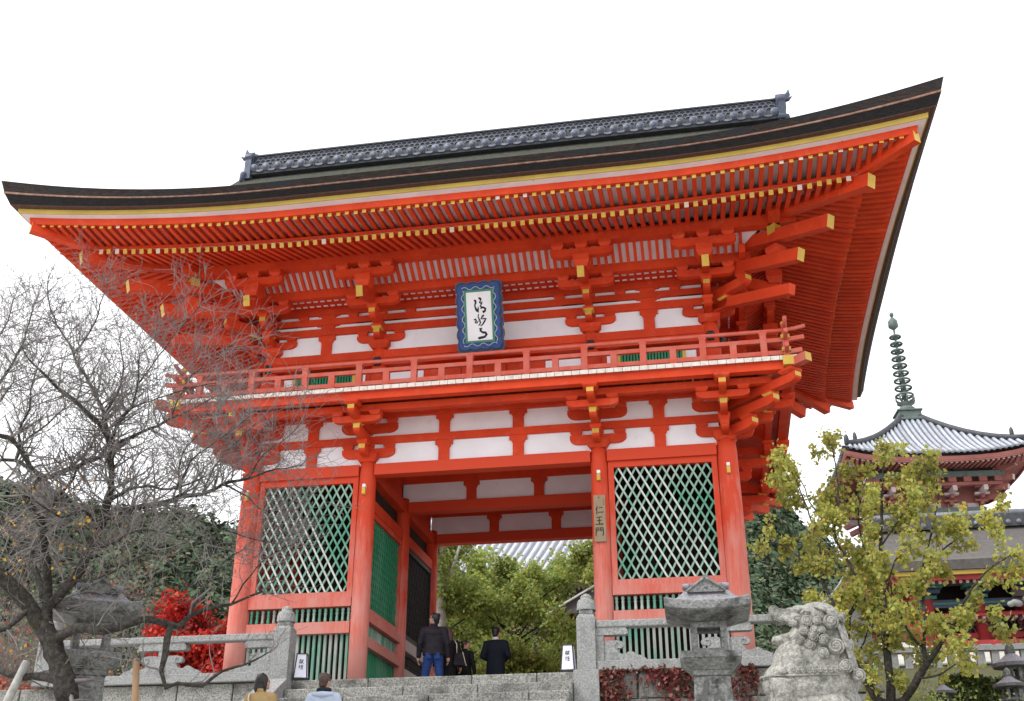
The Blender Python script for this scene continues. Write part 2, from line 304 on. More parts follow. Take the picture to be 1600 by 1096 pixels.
# ------------------------------------------------------------------ the vermilion two-storey gate
FL = -0.42                                     # level of the stone platform it stands on
D = 5.45; XO = 5.0; XI = 2.44
gate = thing('temple_gate', 'huge vermilion two-storey temple gate with dark bark roof and white panels', 'temple gate', (0, 0, FL))
V, G, P_, VL = M['verm'], M['gold'], M['plaster'], M['verm_low']
def side(k):                                   # k = 0 front, 1 right, 2 back, 3 left: (along, outward, z) -> world
    return [lambda s, o, z: (s, -o, z), lambda s, o, z: (XO+o, D/2+s, z), lambda s, o, z: (-s, D+o, z), lambda s, o, z: (-XO-o, D/2-s, z)][k]
HALF = [XO, D/2, XO, D/2]
def tb(mb, T, s0, s1, o0, o1, z0, z1, mi=0):   # o0 = inner, o1 = outer face
    return mb.hexa([T(s0, o1, z0), T(s1, o1, z0), T(s1, o0, z0), T(s0, o0, z0), T(s0, o1, z1), T(s1, o1, z1), T(s1, o0, z1), T(s0, o0, z1)], mi)
def tpart(name, T, s0, s1, o0, o1, z0, z1, m=None, parent=None):
    return ob(name, tb(MB(), T, s0, s1, o0, o1, z0, z1), m or V, parent or gate)

# columns, lower storey
def column_mesh(r, z0, z1, m):
    h = z1-z0
    return mesh_of('column', MB().lathe([(r*1.0, 0), (r*1.01, h*.3), (r*.99, h*.7), (r*.93, h*.94), (r*.86, h)], 24), m)
cm_in, cm_out = column_mesh(.185, FL, 4.44, VL), column_mesh(.215, FL, 4.44, VL)
for ry, y in enumerate((0, D/2, D)):
    for x in (-XO, -XI, XI, XO):
        if ry == 1 and abs(x) == XO: pass
        c = inst('column', cm_out if abs(x) == XO else cm_in, gate, (x, y, FL))
        b = MB().lathe([(.30, 0), (.31, .05), (.27, .10), (.235, .11)], 20); ob('base_stone', b.tf(Matrix.Translation((x, y, FL-.06))), M['granite'], c)
        if ry == 0:
            pz = 3.74
            ob('peg_cap', MB().box(x-.035, x+.035, -.26, -.17, pz-.09, pz+.05, 0).box(x-.032, x+.032, -.255, -.17, pz+.06, pz+.12, 1), [G, M['plaster']], c)

def strut(T, s, z0, z1, w=.115, mat_=None, parent=None, o=.075):
    h = z1-z0
    pr = [(-w, 0), (w, 0), (w, h*.62), (w*1.25, h*.72), (w*1.28, h*.78), (w*1.62, h*.78), (w*1.62, h), (-w*1.62, h), (-w*1.62, h*.78), (-w*1.28, h*.78), (-w*1.25, h*.72), (-w, h*.62)]
    mb = MB().prism([(s+u, z0+v) for u, v in pr], lambda u, v, d: T(u, d, v), o, -o)
    return ob('strut', mb, mat_ or V, parent or gate)
def frieze(T, s0, s1, struts, c0, c1, full=True):
    """Tie beam and two rows of white panels between the columns centred at c0 and c1; s0..s1 is the clear span."""
    tpart('tie_beam', T, s0, s1, -.13, .13, 4.09, 4.33, VL)
    edges = [c0]+list(struts)+[c1]
    for z0, z1 in ((4.33, 4.80), (4.962, 5.38)) if full else ((4.33, 4.80),):
        for a, b in zip(edges[:-1], edges[1:]): tpart('plaster_panel', T, a+.004, b-.004, -.035, .02, z0, z1, P_)
        for s in struts: strut(T, s, z0+.002, z1-.002)
    tpart('frieze_rail', T, c0, c1, -.09, .09, 4.80, 4.96)
    if full: tpart('wall_plate', T, c0, c1, -.115, .115, 5.38, 5.56)
for k in (0, 1, 3):
    T = side(k)
    if k == 0:
        frieze(T, -XI+.17, XI-.17, (-.80, .78), -XI, XI); frieze(T, XI+.17, XO-.2, (3.70,), XI, XO); frieze(T, -XO+.2, -XI-.17, (-3.70,), -XO, -XI)
    else:
        frieze(T, -D/2+.2, -.17, (-D/4,), -D/2, 0); frieze(T, .17, D/2-.2, (D/4,), 0, D/2)
TM = lambda s, o, z: (s, D/2-o, z)
TB = lambda s, o, z: (s, D-o, z)
for T in (TM, TB): frieze(T, -XI+.17, XI-.17, (-.80, .78), -XI, XI, False)
for T, z1 in ((TM, 5.2), (TB, 5.2)):
    tpart('upper_beam', T, -XI, XI, -.10, .10, 4.96, z1)
ob('ceiling_board', MB().box(-XO+.2, XO-.2, .14, D-.14, 5.2, 5.3), V, gate)
for x in (-XI, XI):                            # beams along the passage
    Tp = (lambda s, o, z: (-XI+o, s, z)) if x < 0 else (lambda s, o, z: (XI-o, D-s, z))
    for a, b in ((.17, D/2-.17), (D/2+.17, D-.17)):
        tpart('tie_beam', Tp, a, b, -.12, .12, 4.09, 4.33); tpart('passage_rail', Tp, a, b, -.09, .09, 3.42, 3.66); tpart('wall_board', Tp, a, b, -.03, .02, 4.335, 5.2)
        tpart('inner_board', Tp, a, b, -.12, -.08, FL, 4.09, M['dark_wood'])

# lattice windows, rails, balusters and bars of the guardian bays
def clip_line(s, m, s0, s1, z0, z1):            # line through (s, z0) with slope m, clipped to the opening
    a = (s, z0); b = (s+(z1-z0)/m, z1)
    pts = [a, b]
    def cut(p, q, sx): t = (sx-p[0])/(q[0]-p[0]); return (sx, p[1]+t*(q[1]-p[1]))
    (ax, az), (bx, bz) = pts
    if max(ax, bx) <= s0 or min(ax, bx) >= s1: return None
    if ax < s0: a = cut((ax, az), (bx, bz), s0)
    if ax > s1: a = cut((ax, az), (bx, bz), s1)
    if bx < s0: b = cut((ax, az), (bx, bz), s0)
    if bx > s1: b = cut((ax, az), (bx, bz), s1)
    return a, b
def lattice(T, s0, s1, z0, z1, pitch, m, wd, mats, o=.0, pale=()):
    n = int((s1-s0+(z1-z0)/m)/pitch)+2
    for dirn, oo in ((1, o), (-1, o+.026)):
        for i in range(-1, n):
            s = (s0-(z1-z0)/m+i*pitch+pitch*.5) if dirn > 0 else (s0+i*pitch+pitch*.5)
            c = clip_line(s, m*dirn, s0, s1, z0, z1)
            if not c or abs(c[0][1]-c[1][1]) < .06: continue
            (a0, b0), (a1, b1) = c
            mat_ = mats[1] if (dirn < 0 and pale and pale[0] <= i <= pale[1]) else mats[0]
            up = Vector(T(0, 1, 0))-Vector(T(0, 0, 0))
            ob('lattice_slat', MB().beam(T(a0, oo, b0), T(a1, oo, b1), wd, .022, up), mat_, gate)
balus = MB().lathe([(.030, 0), (.032, .05), (.024, .12), (.028, .17), (.036, .185), (.020, .20), (.030, .225), (.036, .255), (.026, .285), (.004, .30)], 10)
balus_me = mesh_of('baluster', balus, M['green']); balus_me2 = mesh_of('baluster', balus, M['bar'])
def bay_fill(T, s0, s1, lat, latz=(1.68, 3.96), pitch=.175, m=1.86, wd=.036, pale=(), bal=None, frame_m=None, rails_m=None, bar_m=None, frame=.11, rz=(1.38, 1.555, 0.85, 1.08), rail_out=.10):
    fm = frame_m or VL; rm = rails_m or VL
    z0, z1 = latz
    tpart('window_frame', T, s0, s0+frame, -.07, .07, z0-.125, z1+.128, fm); tpart('window_frame', T, s1-frame, s1, -.07, .07, z0-.125, z1+.128, fm)
    tpart('window_frame', T, s0+frame, s1-frame, -.07, .068, z1, z1+.128, fm); tpart('window_frame', T, s0+frame, s1-frame, -.07, .068, z0-.125, z0, fm)
    lattice(T, s0+frame, s1-frame, z0, z1, pitch, m, wd, lat, -.01, pale)
    tpart('rail', T, s0, s1, -.08, rail_out, rz[0], rz[1], rm); tpart('rail', T, s0, s1, -.08, rail_out, rz[2], rz[3], rm)
    n = max(2, int((s1-s0)/.118))
    for i in range(n):
        s = s0+(i+.5)*(s1-s0)/n
        inst('baluster', bal or (balus_me if rng.random() < .6 else balus_me2), gate, T(s, 0, rz[3]))
    n = max(2, int((s1-s0)/.112))
    for i in range(n):
        s = s0+(i+.5)*(s1-s0)/n; ob('bar', tb(MB(), T, s-.027, s+.027, -.05, .01, FL+.09, rz[2]), bar_m or M['bar'], gate)
    tpart('sill', T, s0, s1, -.09, .09, FL, FL+.09, rm)
T0 = side(0)
bay_fill(T0, 2.62, 4.79, (M['green'], M['pale']), pale=(5, 11))
bay_fill(T0, -4.79, -2.62, (M['green'], M['pale']), pale=(2, 10))
for k, sg in ((1, -1), (3, 1)):                # outer end walls: board walls between rails
    T = side(k)
    for a, b in ((-D/2+.2, -.17), (.17, D/2-.2)):
        tpart('wall_board', T, a, b, -.05, .0, FL, 4.09, VL); tpart('rail', T, a, b, -.08, .1, 1.38, 1.6, VL); tpart('rail', T, a, b, -.08, .1, .85, 1.05, VL)
TL = lambda s, o, z: (-XI+o, s, z)
TR = lambda s, o, z: (XI-o, D-s, z)
lz = (1.42, 3.30)
bay_fill(TL, .18, D/2-.18, (M['green_deep'], M['green']), lz, .155, 1.9, .03, bar_m=M['green_deep'], frame=.06, rz=(1.12, 1.295, .62, .82), rail_out=.13)
bay_fill(TL, D/2+.18, D-.18, (M['black_wood'], M['black_wood']), lz, .15, 1.9, .03, bal=mesh_of('baluster', balus, M['black_wood']), frame_m=M['black_wood'], rails_m=M['grey_wood'], bar_m=M['black_wood'], frame=.06, rz=(1.05, 1.295, .42, .66))
for a, b in ((.18, D/2-.18), (D/2+.18, D-.18)):
    for z in (.6, 1.1, 3.3): tpart('rail', TR, a, b, -.08, .1, z, z+.2)
    tpart('wall_board', TR, a, b, -.05, 0, FL, 4.09)
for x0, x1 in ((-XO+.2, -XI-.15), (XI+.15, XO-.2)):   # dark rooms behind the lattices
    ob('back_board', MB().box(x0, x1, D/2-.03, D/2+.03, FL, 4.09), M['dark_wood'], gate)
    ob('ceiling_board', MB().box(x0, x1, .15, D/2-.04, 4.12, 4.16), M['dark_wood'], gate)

# brackets
def arm_prof(L, z0, z1):                        # along-wall arm with rounded ends
    h = z1-z0; c = []
    for i in range(7):
        a = i/6*math.pi/2; c.append((L-.20+.20*math.sin(a), z0+h*.62*(1-math.cos(a))))
    r = c+[(L, z1)]
    return [(-u, v) for u, v in reversed(r)]+r
def lat_arm(L, z0, z1, y, th=.07):
    return MB().prism(arm_prof(L, z0, z1), lambda u, v, d: (u, y+d, v), -th, th)
def nose_arm(Pj, z0, z1, yin=.12, th=.07, k=1.0):   # projecting arm; its nose is painted yellow above the curve
    h = z1-z0; c = [(yin, z0)]
    for i in range(7):
        a = i/6*math.pi/2; c.append((-(Pj-.17*k+.17*k*math.sin(a)), z0+h*.52*(1-math.cos(a))))
    c += [(-Pj, z1), (yin, z1)]
    return MB().prism(c, lambda u, v, d: (d, u, v), -th, th, {7: 1}, 0)
def block(x, y, z0, z1, a=.115, gold=False, b=None):
    b = b or a; zm = z0+(z1-z0)*.45
    m = MB().frus(x, y, z0, zm, a*.68, b*.68, a, b, 1 if gold else 0); return m.box(x-a, x+a, y-b, y+b, zm, z1)
VG = [V, G]
def rel(mb, z): return mb.tf(Matrix.Translation((0, 0, -z)))
ZL = 4.44; ZU = 7.08
low = []; low_in = []
for z0, z1, L in ((4.49, 4.69, .58), (5.04, 5.25, .62)):
    low.append(('bracket_arm', lat_arm(L, z0, z1, 0, .085)))
    for x in (-L+.13, 0, L-.13): low.append(('bearing_block', block(x, 0, z1, 4.80 if z0 < 5 else 5.38, .12)))
steps_l = ((.55, 4.45, 4.64), (.97, 4.74, 4.93), (1.39, 5.01, 5.19))
low_front = [('bracket_arm', nose_arm(p, a, b)) for p, a, b in steps_l]
low_front += [('bearing_block', block(0, -.46, 4.64, 4.74, .11)), ('bearing_block', block(0, -.88, 4.93, 5.01, .11, True)), ('bearing_block', block(0, -1.29, 5.19, 5.29, .15))]
low_front += [('bracket_arm', lat_arm(.52, 4.945, 5.09, -.93, .07)), ('bearing_block', block(-.40, -.95, 5.09, 5.17, .12)), ('bearing_block', block(.40, -.95, 5.09, 5.17, .12))]
r2 = math.sqrt(2)
low_diag = [('bracket_arm', nose_arm(p*r2+.05, a, b, .12, .085)) for p, a, b in steps_l]
low_diag += [('bearing_block', block(0, -.46*r2, 4.64, 4.74, .12)), ('bearing_block', block(0, -.90*r2, 4.93, 5.01, .12, True)), ('bearing_block', block(0, -1.29*r2, 5.19, 5.29, .16))]
up_wall = []
for z0, z1, L, zt in ((7.27, 7.44, .55, 7.53), (7.80, 7.94, .8, 8.05)):
    up_wall.append(('bracket_arm', lat_arm(L, z0, z1, 0, .085)))
    for x in (-L+.13, 0, L-.13): up_wall.append(('bearing_block', block(x, 0, z1, zt, .115)))
steps_u = ((.42, 7.25, 7.44), (.83, 7.54, 7.74))
up_front = [('bracket_arm', nose_arm(p, a, b)) for p, a, b in steps_u]
up_front += [('bearing_block', block(0, -.34, 7.44, 7.54, .115, True)), ('bearing_block', block(0, -.74, 7.74, 7.83, .115))]
up_front += [('bracket_arm', lat_arm(.60, 7.83, 7.99, -.76, .075)), ('bearing_block', block(-.47, -.76, 7.99, 8.10, .125)), ('bearing_block', block(.47, -.76, 7.99, 8.10, .125))]
def tail(L, zc, wd, h, slope, yin):
    return MB().beam((0, yin, zc+slope*(L+yin)), (0, -L, zc), wd, h, (0, 0, 1), 0, 1)
up_front += [('tail_rafter', tail(1.73, 7.68, .145, .235, .36, .3)), ('bearing_block', block(0, -1.43, 7.90, 8.18, .17)),
             ('bracket_arm', lat_arm(.66, 8.18, 8.36, -1.43, .075))]+[('bearing_block', block(x, -1.43, 8.36, 8.50, .13)) for x in (-.5, 0, .5)]
up_diag = [('bracket_arm', nose_arm(p*r2+.04, a, b, .12, .085)) for p, a, b in steps_u]
up_diag += [('bearing_block', block(0, -.36*r2, 7.44, 7.54, .12, True)), ('bearing_block', block(0, -.76*r2, 7.74, 7.83, .12))]
up_diag += [('tail_rafter', tail(2.62, 7.55, .19, .26, .27, .3)), ('bearing_block', block(0, -2.0, 7.84, 8.0, .15)), ('tail_rafter', tail(3.42, 7.90, .19, .27, .25, .3)), ('tail_rafter', MB().beam((0, .3, 6.92+.25*2.6), (0, -2.30, 6.92), .17, .22))]
up_diag += [('hip_post', MB().frus(0, -2.02, 8.30, 8.5, .10, .10, .10, .10, 1).frus(0, -2.02, 8.5, 8.72, .075, .075, .085, .085, 1))]
ME = {}
def meshes(key, lst, z): ME[key] = [(n, mesh_of(n, rel(mb, z), VG)) for n, mb in lst]
for key, lst, z in (('lw', low, ZL), ('lf', low_front, ZL), ('ld', low_diag, ZL), ('uw', up_wall, ZU), ('uf', up_front, ZU), ('ud', up_diag, ZU)): meshes(key, lst, z)
dl = mesh_of('bracket_set', MB().frus(0, 0, -.06, .035, .165, .165, .235, .235).box(-.235, .235, -.235, .235, .035, .12), VG)
du = mesh_of('bracket_set', MB().frus(0, 0, 0, .08, .16, .16, .23, .23).box(-.23, .23, -.23, .23, .08, .17), VG)
def bracket(x, y, z, base, fronts, diag, wk, fk, dk):
    b = inst('bracket_set', base, gate, (x, y, z))
    for i, a in enumerate(fronts):
        for n, me in ME[wk]+ME[fk]: inst(n, me, b, (x, y, z), R(a))
    if diag is not None:
        for n, me in ME[dk]: inst(n, me, b, (x, y, z), R(diag))
UX, UI, UY = 4.87, 2.35, .13
for x, y, fr, dg in ((-XI, 0, (0,), None), (XI, 0, (0,), None), (XO, 0, (0, 90), 45), (-XO, 0, (0, -90), -45), (XO, D/2, (90,), None), (-XO, D/2, (-90,), None), (XO, D, (90, 180), 135), (-XO, D, (-90, 180), -135)):
    bracket(x, y, ZL, dl, fr, dg, 'lw', 'lf', 'ld')
    ux = math.copysign(UX if abs(x) == XO else UI, x); uy = UY if y == 0 else (D-UY if y == D else D/2)
    bracket(ux, uy, ZU, du, fr, dg, 'uw', 'uf', 'ud')
cmu = mesh_of('upper_column', MB().lathe([(.20, 0), (.20, 1.2), (.185, 1.45), (.165, ZU-5.52)], 20), V)
for x in (-UX, -UI, UI, UX):
    for y in (UY, D-UY): inst('upper_column', cmu, gate, (x, y, 5.52))
for x in (-UX, UX): inst('upper_column', cmu, gate, (x, D/2, 5.52))

# balcony
E1, E2 = 1.27, .95
end_m = mat('bleached_board_end', (0.80, 0.77, 0.72), (0.62, 0.55, 0.48), scale=11, rough=0.8, dirt=(0.42, 0.24, 0.18), dscale=7, dlo=.6, dhi=.72)
for k in (0, 1, 3):
    T = side(k); H = HALF[k]+E1+.18
    n = round(2*H/.1685); pw = 2*H/n
    for i in range(n):
        s = -H+i*pw; lim = HALF[k]-.1
        a0 = max(-.1, min(abs(s), abs(s+pw))-HALF[k]) if True else 0
        mb = MB().hexa([T(s+.004, 1.45, 5.447), T(s+pw-.004, 1.45, 5.447), T(s+pw-.004, a0, 5.447), T(s+.004, a0, 5.447), T(s+.004, 1.45, 5.535), T(s+pw-.004, 1.45, 5.535), T(s+pw-.004, a0, 5.535), T(s+.004, a0, 5.535)], [0, 0, 1, 0, 0, 0])
        ob('floor_board', mb, [M['verm_rail'], end_m], gate)
    L1 = HALF[k]+E1
    tpart('edge_beam', T, -L1-.09, L1+.09 if k != 0 else L1+.088, E1-.09, E1+.088+(.002 if k == 0 else 0), 5.29, 5.446 if k == 0 else 5.444)
    tpart('edge_beam', T, -HALF[k]-E2, HALF[k]+E2, E2-.07, E2+.07, 5.17, 5.31)
    n = round(2*(HALF[k]+.8)/.17); pw = 2*(HALF[k]+.8)/n
    for i in range(n):
        s = -HALF[k]-.8+i*pw
        ob('underside_board', MB().hexa([T(s+.006, E2-.07, 5.31), T(s+pw-.006, E2-.07, 5.31), T(s+pw-.006, .118, 5.44), T(s+.006, .118, 5.44), T(s+.006, E2-.07, 5.33), T(s+pw-.006, E2-.07, 5.33), T(s+pw-.006, .118, 5.445), T(s+.006, .118, 5.445)]), V, gate)
VR = M['verm_rail']
for k in (0, 1, 3):                             # railing
    T = side(k); L1 = HALF[k]+E1
    xs = np.concatenate([[-L1-.40, -L1-.2], np.linspace(-L1, L1, 15), [L1+.2, L1+.40]])
    ob('handrail', MB().tube([T(s, E1, 6.15+(.02 if k else 0)+.07*max(0, (abs(s)-L1)/.4)**1.5) for s in xs], .042, 8), VR, gate)
    for z, h, ext in ((5.935, .042, .36), (5.665, .045, .30)):
        zz = z+(.012 if k else 0); mb = MB()
        pts = [-L1-ext, -L1, L1, L1+ext]
        for a, b in zip(pts[:-1], pts[1:]):
            za = zz+(.04 if abs(a) > L1 else 0); zb = zz+(.04 if abs(b) > L1 else 0)
            mb.beam(T(a, E1, za), T(b, E1, zb), .075, h*2)
        ob('guard_rail', mb, VR, gate)
    n = 10 if k == 0 else 6
    for i in range(n+1):
        s = -L1+.40+(2*L1-.8)*i/n
        if k == 0: s = -5.85+1.17*i
        ob('rail_post', tb(tb(MB(), T, s-.062, s+.062, E1-.055, E1+.055, 5.536, 6.07), T, s-.075, s+.075, E1-.06, E1+.06, 6.07, 6.11), VR, gate)
        if i < n:
            q = s+(1.17 if k == 0 else (2*L1-.8)/n)/2
            ob('rail_post', tb(MB(), T, q-.065, q+.065, E1-.05, E1+.05, 5.536, 5.895), VR, gate)
for x in (-XO-E1, XO+E1):
    y = -E1
    m = MB().box(x-.06, x+.06, y-.06, y+.06, 5.53, 6.08).lathe([(.05, 0), (.058, .1), (.058, .18), (.035, .25), (.01, .28)], 12, (x, y, 6.08), 0)
    for z in (5.72, 5.99): m.box(x-.085, x+.085, y-.085, y+.085, z-.045, z+.035, 1)
    m.lathe([(.062, 0), (.062, .05)], 12, (x, y, 6.27), 1)
    ob('corner_post', m, [VR, G], gate)
    sg = math.copysign(1, x)
    ob('corner_nose', MB().beam((x-sg*.5, y+.5, 5.38), (x+sg*.36, y-.36, 5.40), .17, .17, (0, 0, 1), 0, 1), [VR, G], gate)
    ob('corner_block', MB().box(x-.10, x+.10, y-.22, y-.09, 5.33, 5.52, 1).box(x-.09, x+.09, y-.09, y+.09, 5.33, 5.445, 0), [VR, G], gate)

# upper storey wall
for k in (0, 1, 3):
    def T(s, o, z, q=side(k)): return q(s, o-.13, z)
    H = HALF[k]-.13; cols = (-UX, -UI, UI, UX) if k == 0 else (-H, 0, H)
    for a, b in zip(cols[:-1], cols[1:]):
        mid = (a+b)/2; wide = b-a > 3
        tpart('wall_board', T, a+.15, b-.15, -.06, -.01, 5.536, 6.62)
        tpart('ground_sill', T, a+.15, b-.15, -.1, .09, 5.536, 5.68)
        tpart('head_beam', T, a, b, -.14, .14, 6.84, 7.03)
        tpart('wall_rail', T, a, b, -.2, .2, 6.64, 6.80); tpart('wall_board', T, a+.15, b-.15, -.06, -.01, 6.80, 6.84)
        for z0, z1 in ((7.03, 7.53), (7.70, 7.80), (7.95, 8.05)):
            mids = [] if wide else [mid]
            e = [a]+mids+[b]
            for p, q in zip(e[:-1], e[1:]): tpart('plaster_panel', T, p+.004, q-.004, -.03, .02, z0+.001, z1-.001, P_)
            for s in mids: strut(T, s, z0+.002, z1-.002, .12 if z0 < 7.5 else .16)
        for z0, z1 in ((7.53, 7.70), (7.80, 7.95), (8.05, 8.30)): tpart('wall_beam', T, a, b, -.09, .09, z0, z1)
        if not wide:                            # barred windows with white panels beside them
            for i in range(20):
                s = mid-.62+i*.0652
                ob('window_bar', MB().lathe([(.026, 0), (.026, .92)], 6, T(s, .03, 5.69)), M['green_deep'], gate)
            tpart('window_frame', T, mid-.72, mid-.65, -.02, .06, 5.68, 6.63, G); tpart('window_frame', T, mid+.65, mid+.72, -.02, .06, 5.68, 6.63, G)
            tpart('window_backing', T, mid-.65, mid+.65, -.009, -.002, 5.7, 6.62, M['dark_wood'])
        for s in ((a+.48, b-.48) if not wide else (a+.62, b-.62)): tpart('plaster_panel', T, s-(.16 if not wide else .38), s+(.16 if not wide else .38), -.009, .02, 5.70, 6.6, P_)
        if wide:
            for s in (-.75, -.25, .25, .75): tpart('door_board', T, s-.24, s+.24, -.009, .03, 5.69, 6.6)
    for s in cols:                              # six-petalled black iron bosses on the wall rail
        mb = MB(); c = T(s, .232, 6.72)
        out = Vector(T(0, 1, 0))-Vector(T(0, 0, 0)); ax = Vector((0, 0, 1)).cross(out)
        for i in range(6):
            a = i*math.pi/3; p = Vector(c)+ax*math.cos(a)*.075+Vector((0, 0, math.sin(a)*.075)); mb.ell(p, (.05, .05, .05), None, 6, 4)
        mb.ell(Vector(c)+out*.03, (.05, .05, .05), None, 8, 5); ob('iron_boss', mb, M['iron'], gate)
    # small slatted ceiling, stepped beam, cove of white panels between ribs, eave purlin
    HS = HALF[k]+.63
    tpart('stepped_beam', T, -HS-.13-.3, HS+.3-.13, .70, .83, 8.10, 8.31 if k == 0 else 8.308)
    tpart('ceiling_board', T, -HALF[k], HALF[k], .09, .70, 8.20, 8.24)
    mb = MB()
    for r_, o_ in enumerate((.25, .48)):
        n = int(2*HALF[k]/.16)
        for i in range(n):
            s = -HALF[k]+(i+.5)*2*HALF[k]/n; tb(mb, T, s-.05, s+.05, o_-.02, o_+.02, 8.185, 8.2)
    tag(ob('ceiling_inlay', mb, P_, gate), kind='stuff')
    HP = HALF[k]+1.3
    tpart('eave_purlin', T, -HP-.45, HP+.45, 1.43-.12, 1.43+.12, 8.50, 8.73 if k == 0 else 8.728)
    mb = MB().hexa([T(-HS+.1, .80, 8.30), T(HS-.1, .80, 8.30), T(HS-.1, .74, 8.34), T(-HS+.1, .74, 8.34), T(-HP+.2, 1.33, 8.62), T(HP-.2, 1.33, 8.62), T(HP-.2, 1.27, 8.66), T(-HP+.2, 1.27, 8.66)])
    ob('cove_panel', mb, M['soffit'], gate)
    n = int(2*(HS)/.156)
    for i in range(n+1):
        s = -HS+i*2*HS/n
        ob('cove_rib', MB().beam(T(s, .84, 8.29), T(s, 1.345, 8.60), .062, .09), V, gate)

# eaves: rafters in two tiers
def dcorner(k, s, o): return max(0.0, (HALF[k]+o)-abs(s))
def wc(d): return max(0.0, 1-d/5.5)
def lift(d, L): return L*wc(d)**2.2
def rafter_row(k, name, n_half, pitch, oin, zin, otip, ztip, wd, h, Lz, bow, joined=None):
    T = side(k)
    for i in range(-n_half, n_half):
        s = (i+.5)*pitch
        d = dcorner(k, s, otip); o1 = otip+bow*wc(d)**2; z1 = ztip+lift(d, Lz)
        o0 = max(oin, abs(s)-HALF[k]+.06)
        if o0 > o1-.15: continue
        t = (o0-oin)/(otip-oin); zz = zin+(ztip-zin)*t
        z0 = zz+lift(d, Lz)*max(0, t)
        a, b = Vector(T(s, o0, z0)), Vector(T(s, o1, z1))
        mb = joined if joined is not None else MB()
        if joined is None: b = b+(b-a).normalized()*rng.uniform(-.012, .012)+Vector((rng.uniform(-.004, .004), rng.uniform(-.004, .004), rng.uniform(-.006, .006)))
        mb.beam(a, b, wd, h, (0, 0, 1), 0, 1)
        if joined is None: ob(name, mb, [V, M['gold_end']], gate)
PIT = .1795
for k in (0, 1, 3):
    n1 = 47 if k == 0 else 33
    rafter_row(k, 'rafter', n1, PIT, -.25, 9.30, 2.75, 8.25, .088, .105, .16, .22)
    rafter_row(k, 'flying_rafter', n1+6, PIT, 2.25, 8.56, 3.48, 8.42, .078, .085, .26, .27)
rear = MB()
rafter_row(2, '', 47, PIT, -.25, 9.30, 2.75, 8.25, .088, .105, .16, .22, rear); rafter_row(2, '', 53, PIT, 2.25, 8.56, 3.48, 8.42, .078, .085, .26, .27, rear)
tag(ob('rear_rafter_rows', rear, [V, G], gate), kind='stuff')
T2 = side(2)
tpart('eave_purlin', T2, -XO-1.7, XO+1.7, 1.18, 1.42, 8.50, 8.726); tpart('cove_panel', T2, -XO-.7, XO+.7, .6, 1.2, 8.3, 8.34, M['soffit']); tpart('wall_board', T2, -UX, UX, -.2, -.13, 5.5, 8.6); 
tpart('edge_beam', T2, -XO-E1, XO+E1, E1-.09, E1+.09, 5.29, 5.444); tpart('floor_board', T2, -XO-1.45, XO+1.45, -.1, 1.45, 5.448, 5.52, VR)
tpart('wall_board', T2, XI+.17, XO-.2, -.05, 0, FL, 5.5); tpart('wall_board', T2, -XO+.2, -XI-.17, -.05, 0, FL, 5.5); tpart('wall_board', T2, -XI, XI, -.05, 0, 5.2, 5.5)
def ring(name, prof, mats, sides=(0, 1, 2, 3), n=40):
    """Mitred band round the eaves; prof = [(outward, z, bow, lift)], one strip between neighbours."""
    mb = MB()
    for k in sides:
        T = side(k); m = len(prof); vs = []
        for i in range(n+1):
            u = -1+2*i/n; u = math.copysign(1-(1-abs(u))**1.25, u)
            for o, z, bw, lf in prof:
                hl = HALF[k]+o; d = (1-abs(u))*hl; oo = o+bw*wc(d)**2; s = u*(HALF[k]+oo)
                vs.append(T(s, oo, z+lift(d, lf)))
        mb.add(vs, [(i*m+j, i*m+j+1, (i+1)*m+j+1, (i+1)*m+j) for i in range(n) for j in range(m-1)], 0, False)
    return ob(name, mb, mats, gate)
ring('rafter_soffit', [(-.2, 9.36, 0, 0), (2.76, 8.315, .22, .16)], M['soffit'])
ring('rafter_batten', [(2.30, 8.44, .2, .14), (2.66, 8.31, .22, .16), (2.70, 8.31, .22, .16), (2.70, 8.43, .22, .165), (2.60, 8.47, .2, .16)], V)
ring('flying_soffit', [(2.25, 8.615, .2, .15), (3.50, 8.47, .27, .26)], M['soffit'])
ring('eave_board', [(3.38, 8.455, .27, .26), (3.53, 8.44, .27, .26), (3.55, 8.585, .275, .27), (3.4, 8.60, .27, .27)], M['verm'])
ring('lilac_eave_strip', [(3.5, 8.575, .27, .27), (3.555, 8.575, .275, .27), (3.70, 8.60, .275, .27)], M['soffit'])
ring('yellow_eave_strip', [(3.68, 8.598, .275, .27), (3.712, 8.598, .275, .27), (3.722, 8.685, .278, .285)], M['gilt'])
ring('brown_bark_layer', [(3.715, 8.684, .278, .285), (3.83, 8.690, .28, .31), (3.845, 8.705, .28, .315)], M['brown'])
ring('black_bark_layer', [(3.84, 8.704, .28, .315), (3.93, 8.80, .28, .40), (3.935, 8.815, .28, .41)], M['bark_dark'])
ring('copper_strip', [(3.932, 8.812, .28, .41), (3.955, 8.815, .28, .412), (3.958, 8.838, .28, .43)], M['copper'])
ring('bark_edge', [(3.955, 8.836, .28, .43), (4.01, 8.93, .28, .53), (4.025, 8.955, .28, .54), (3.95, 8.985, .28, .54)], M['bark'])
def rz(d): return .45*d+.0435*d*d
rows = [(4.025-d, 8.955+rz(d), .28*max(0, 1-d/3), .54*max(0, 1-d/3)) for d in (0, .25, .6, 1.0, 1.5, 2.05)]
ring('bark_roof', rows, M['bark_top'])
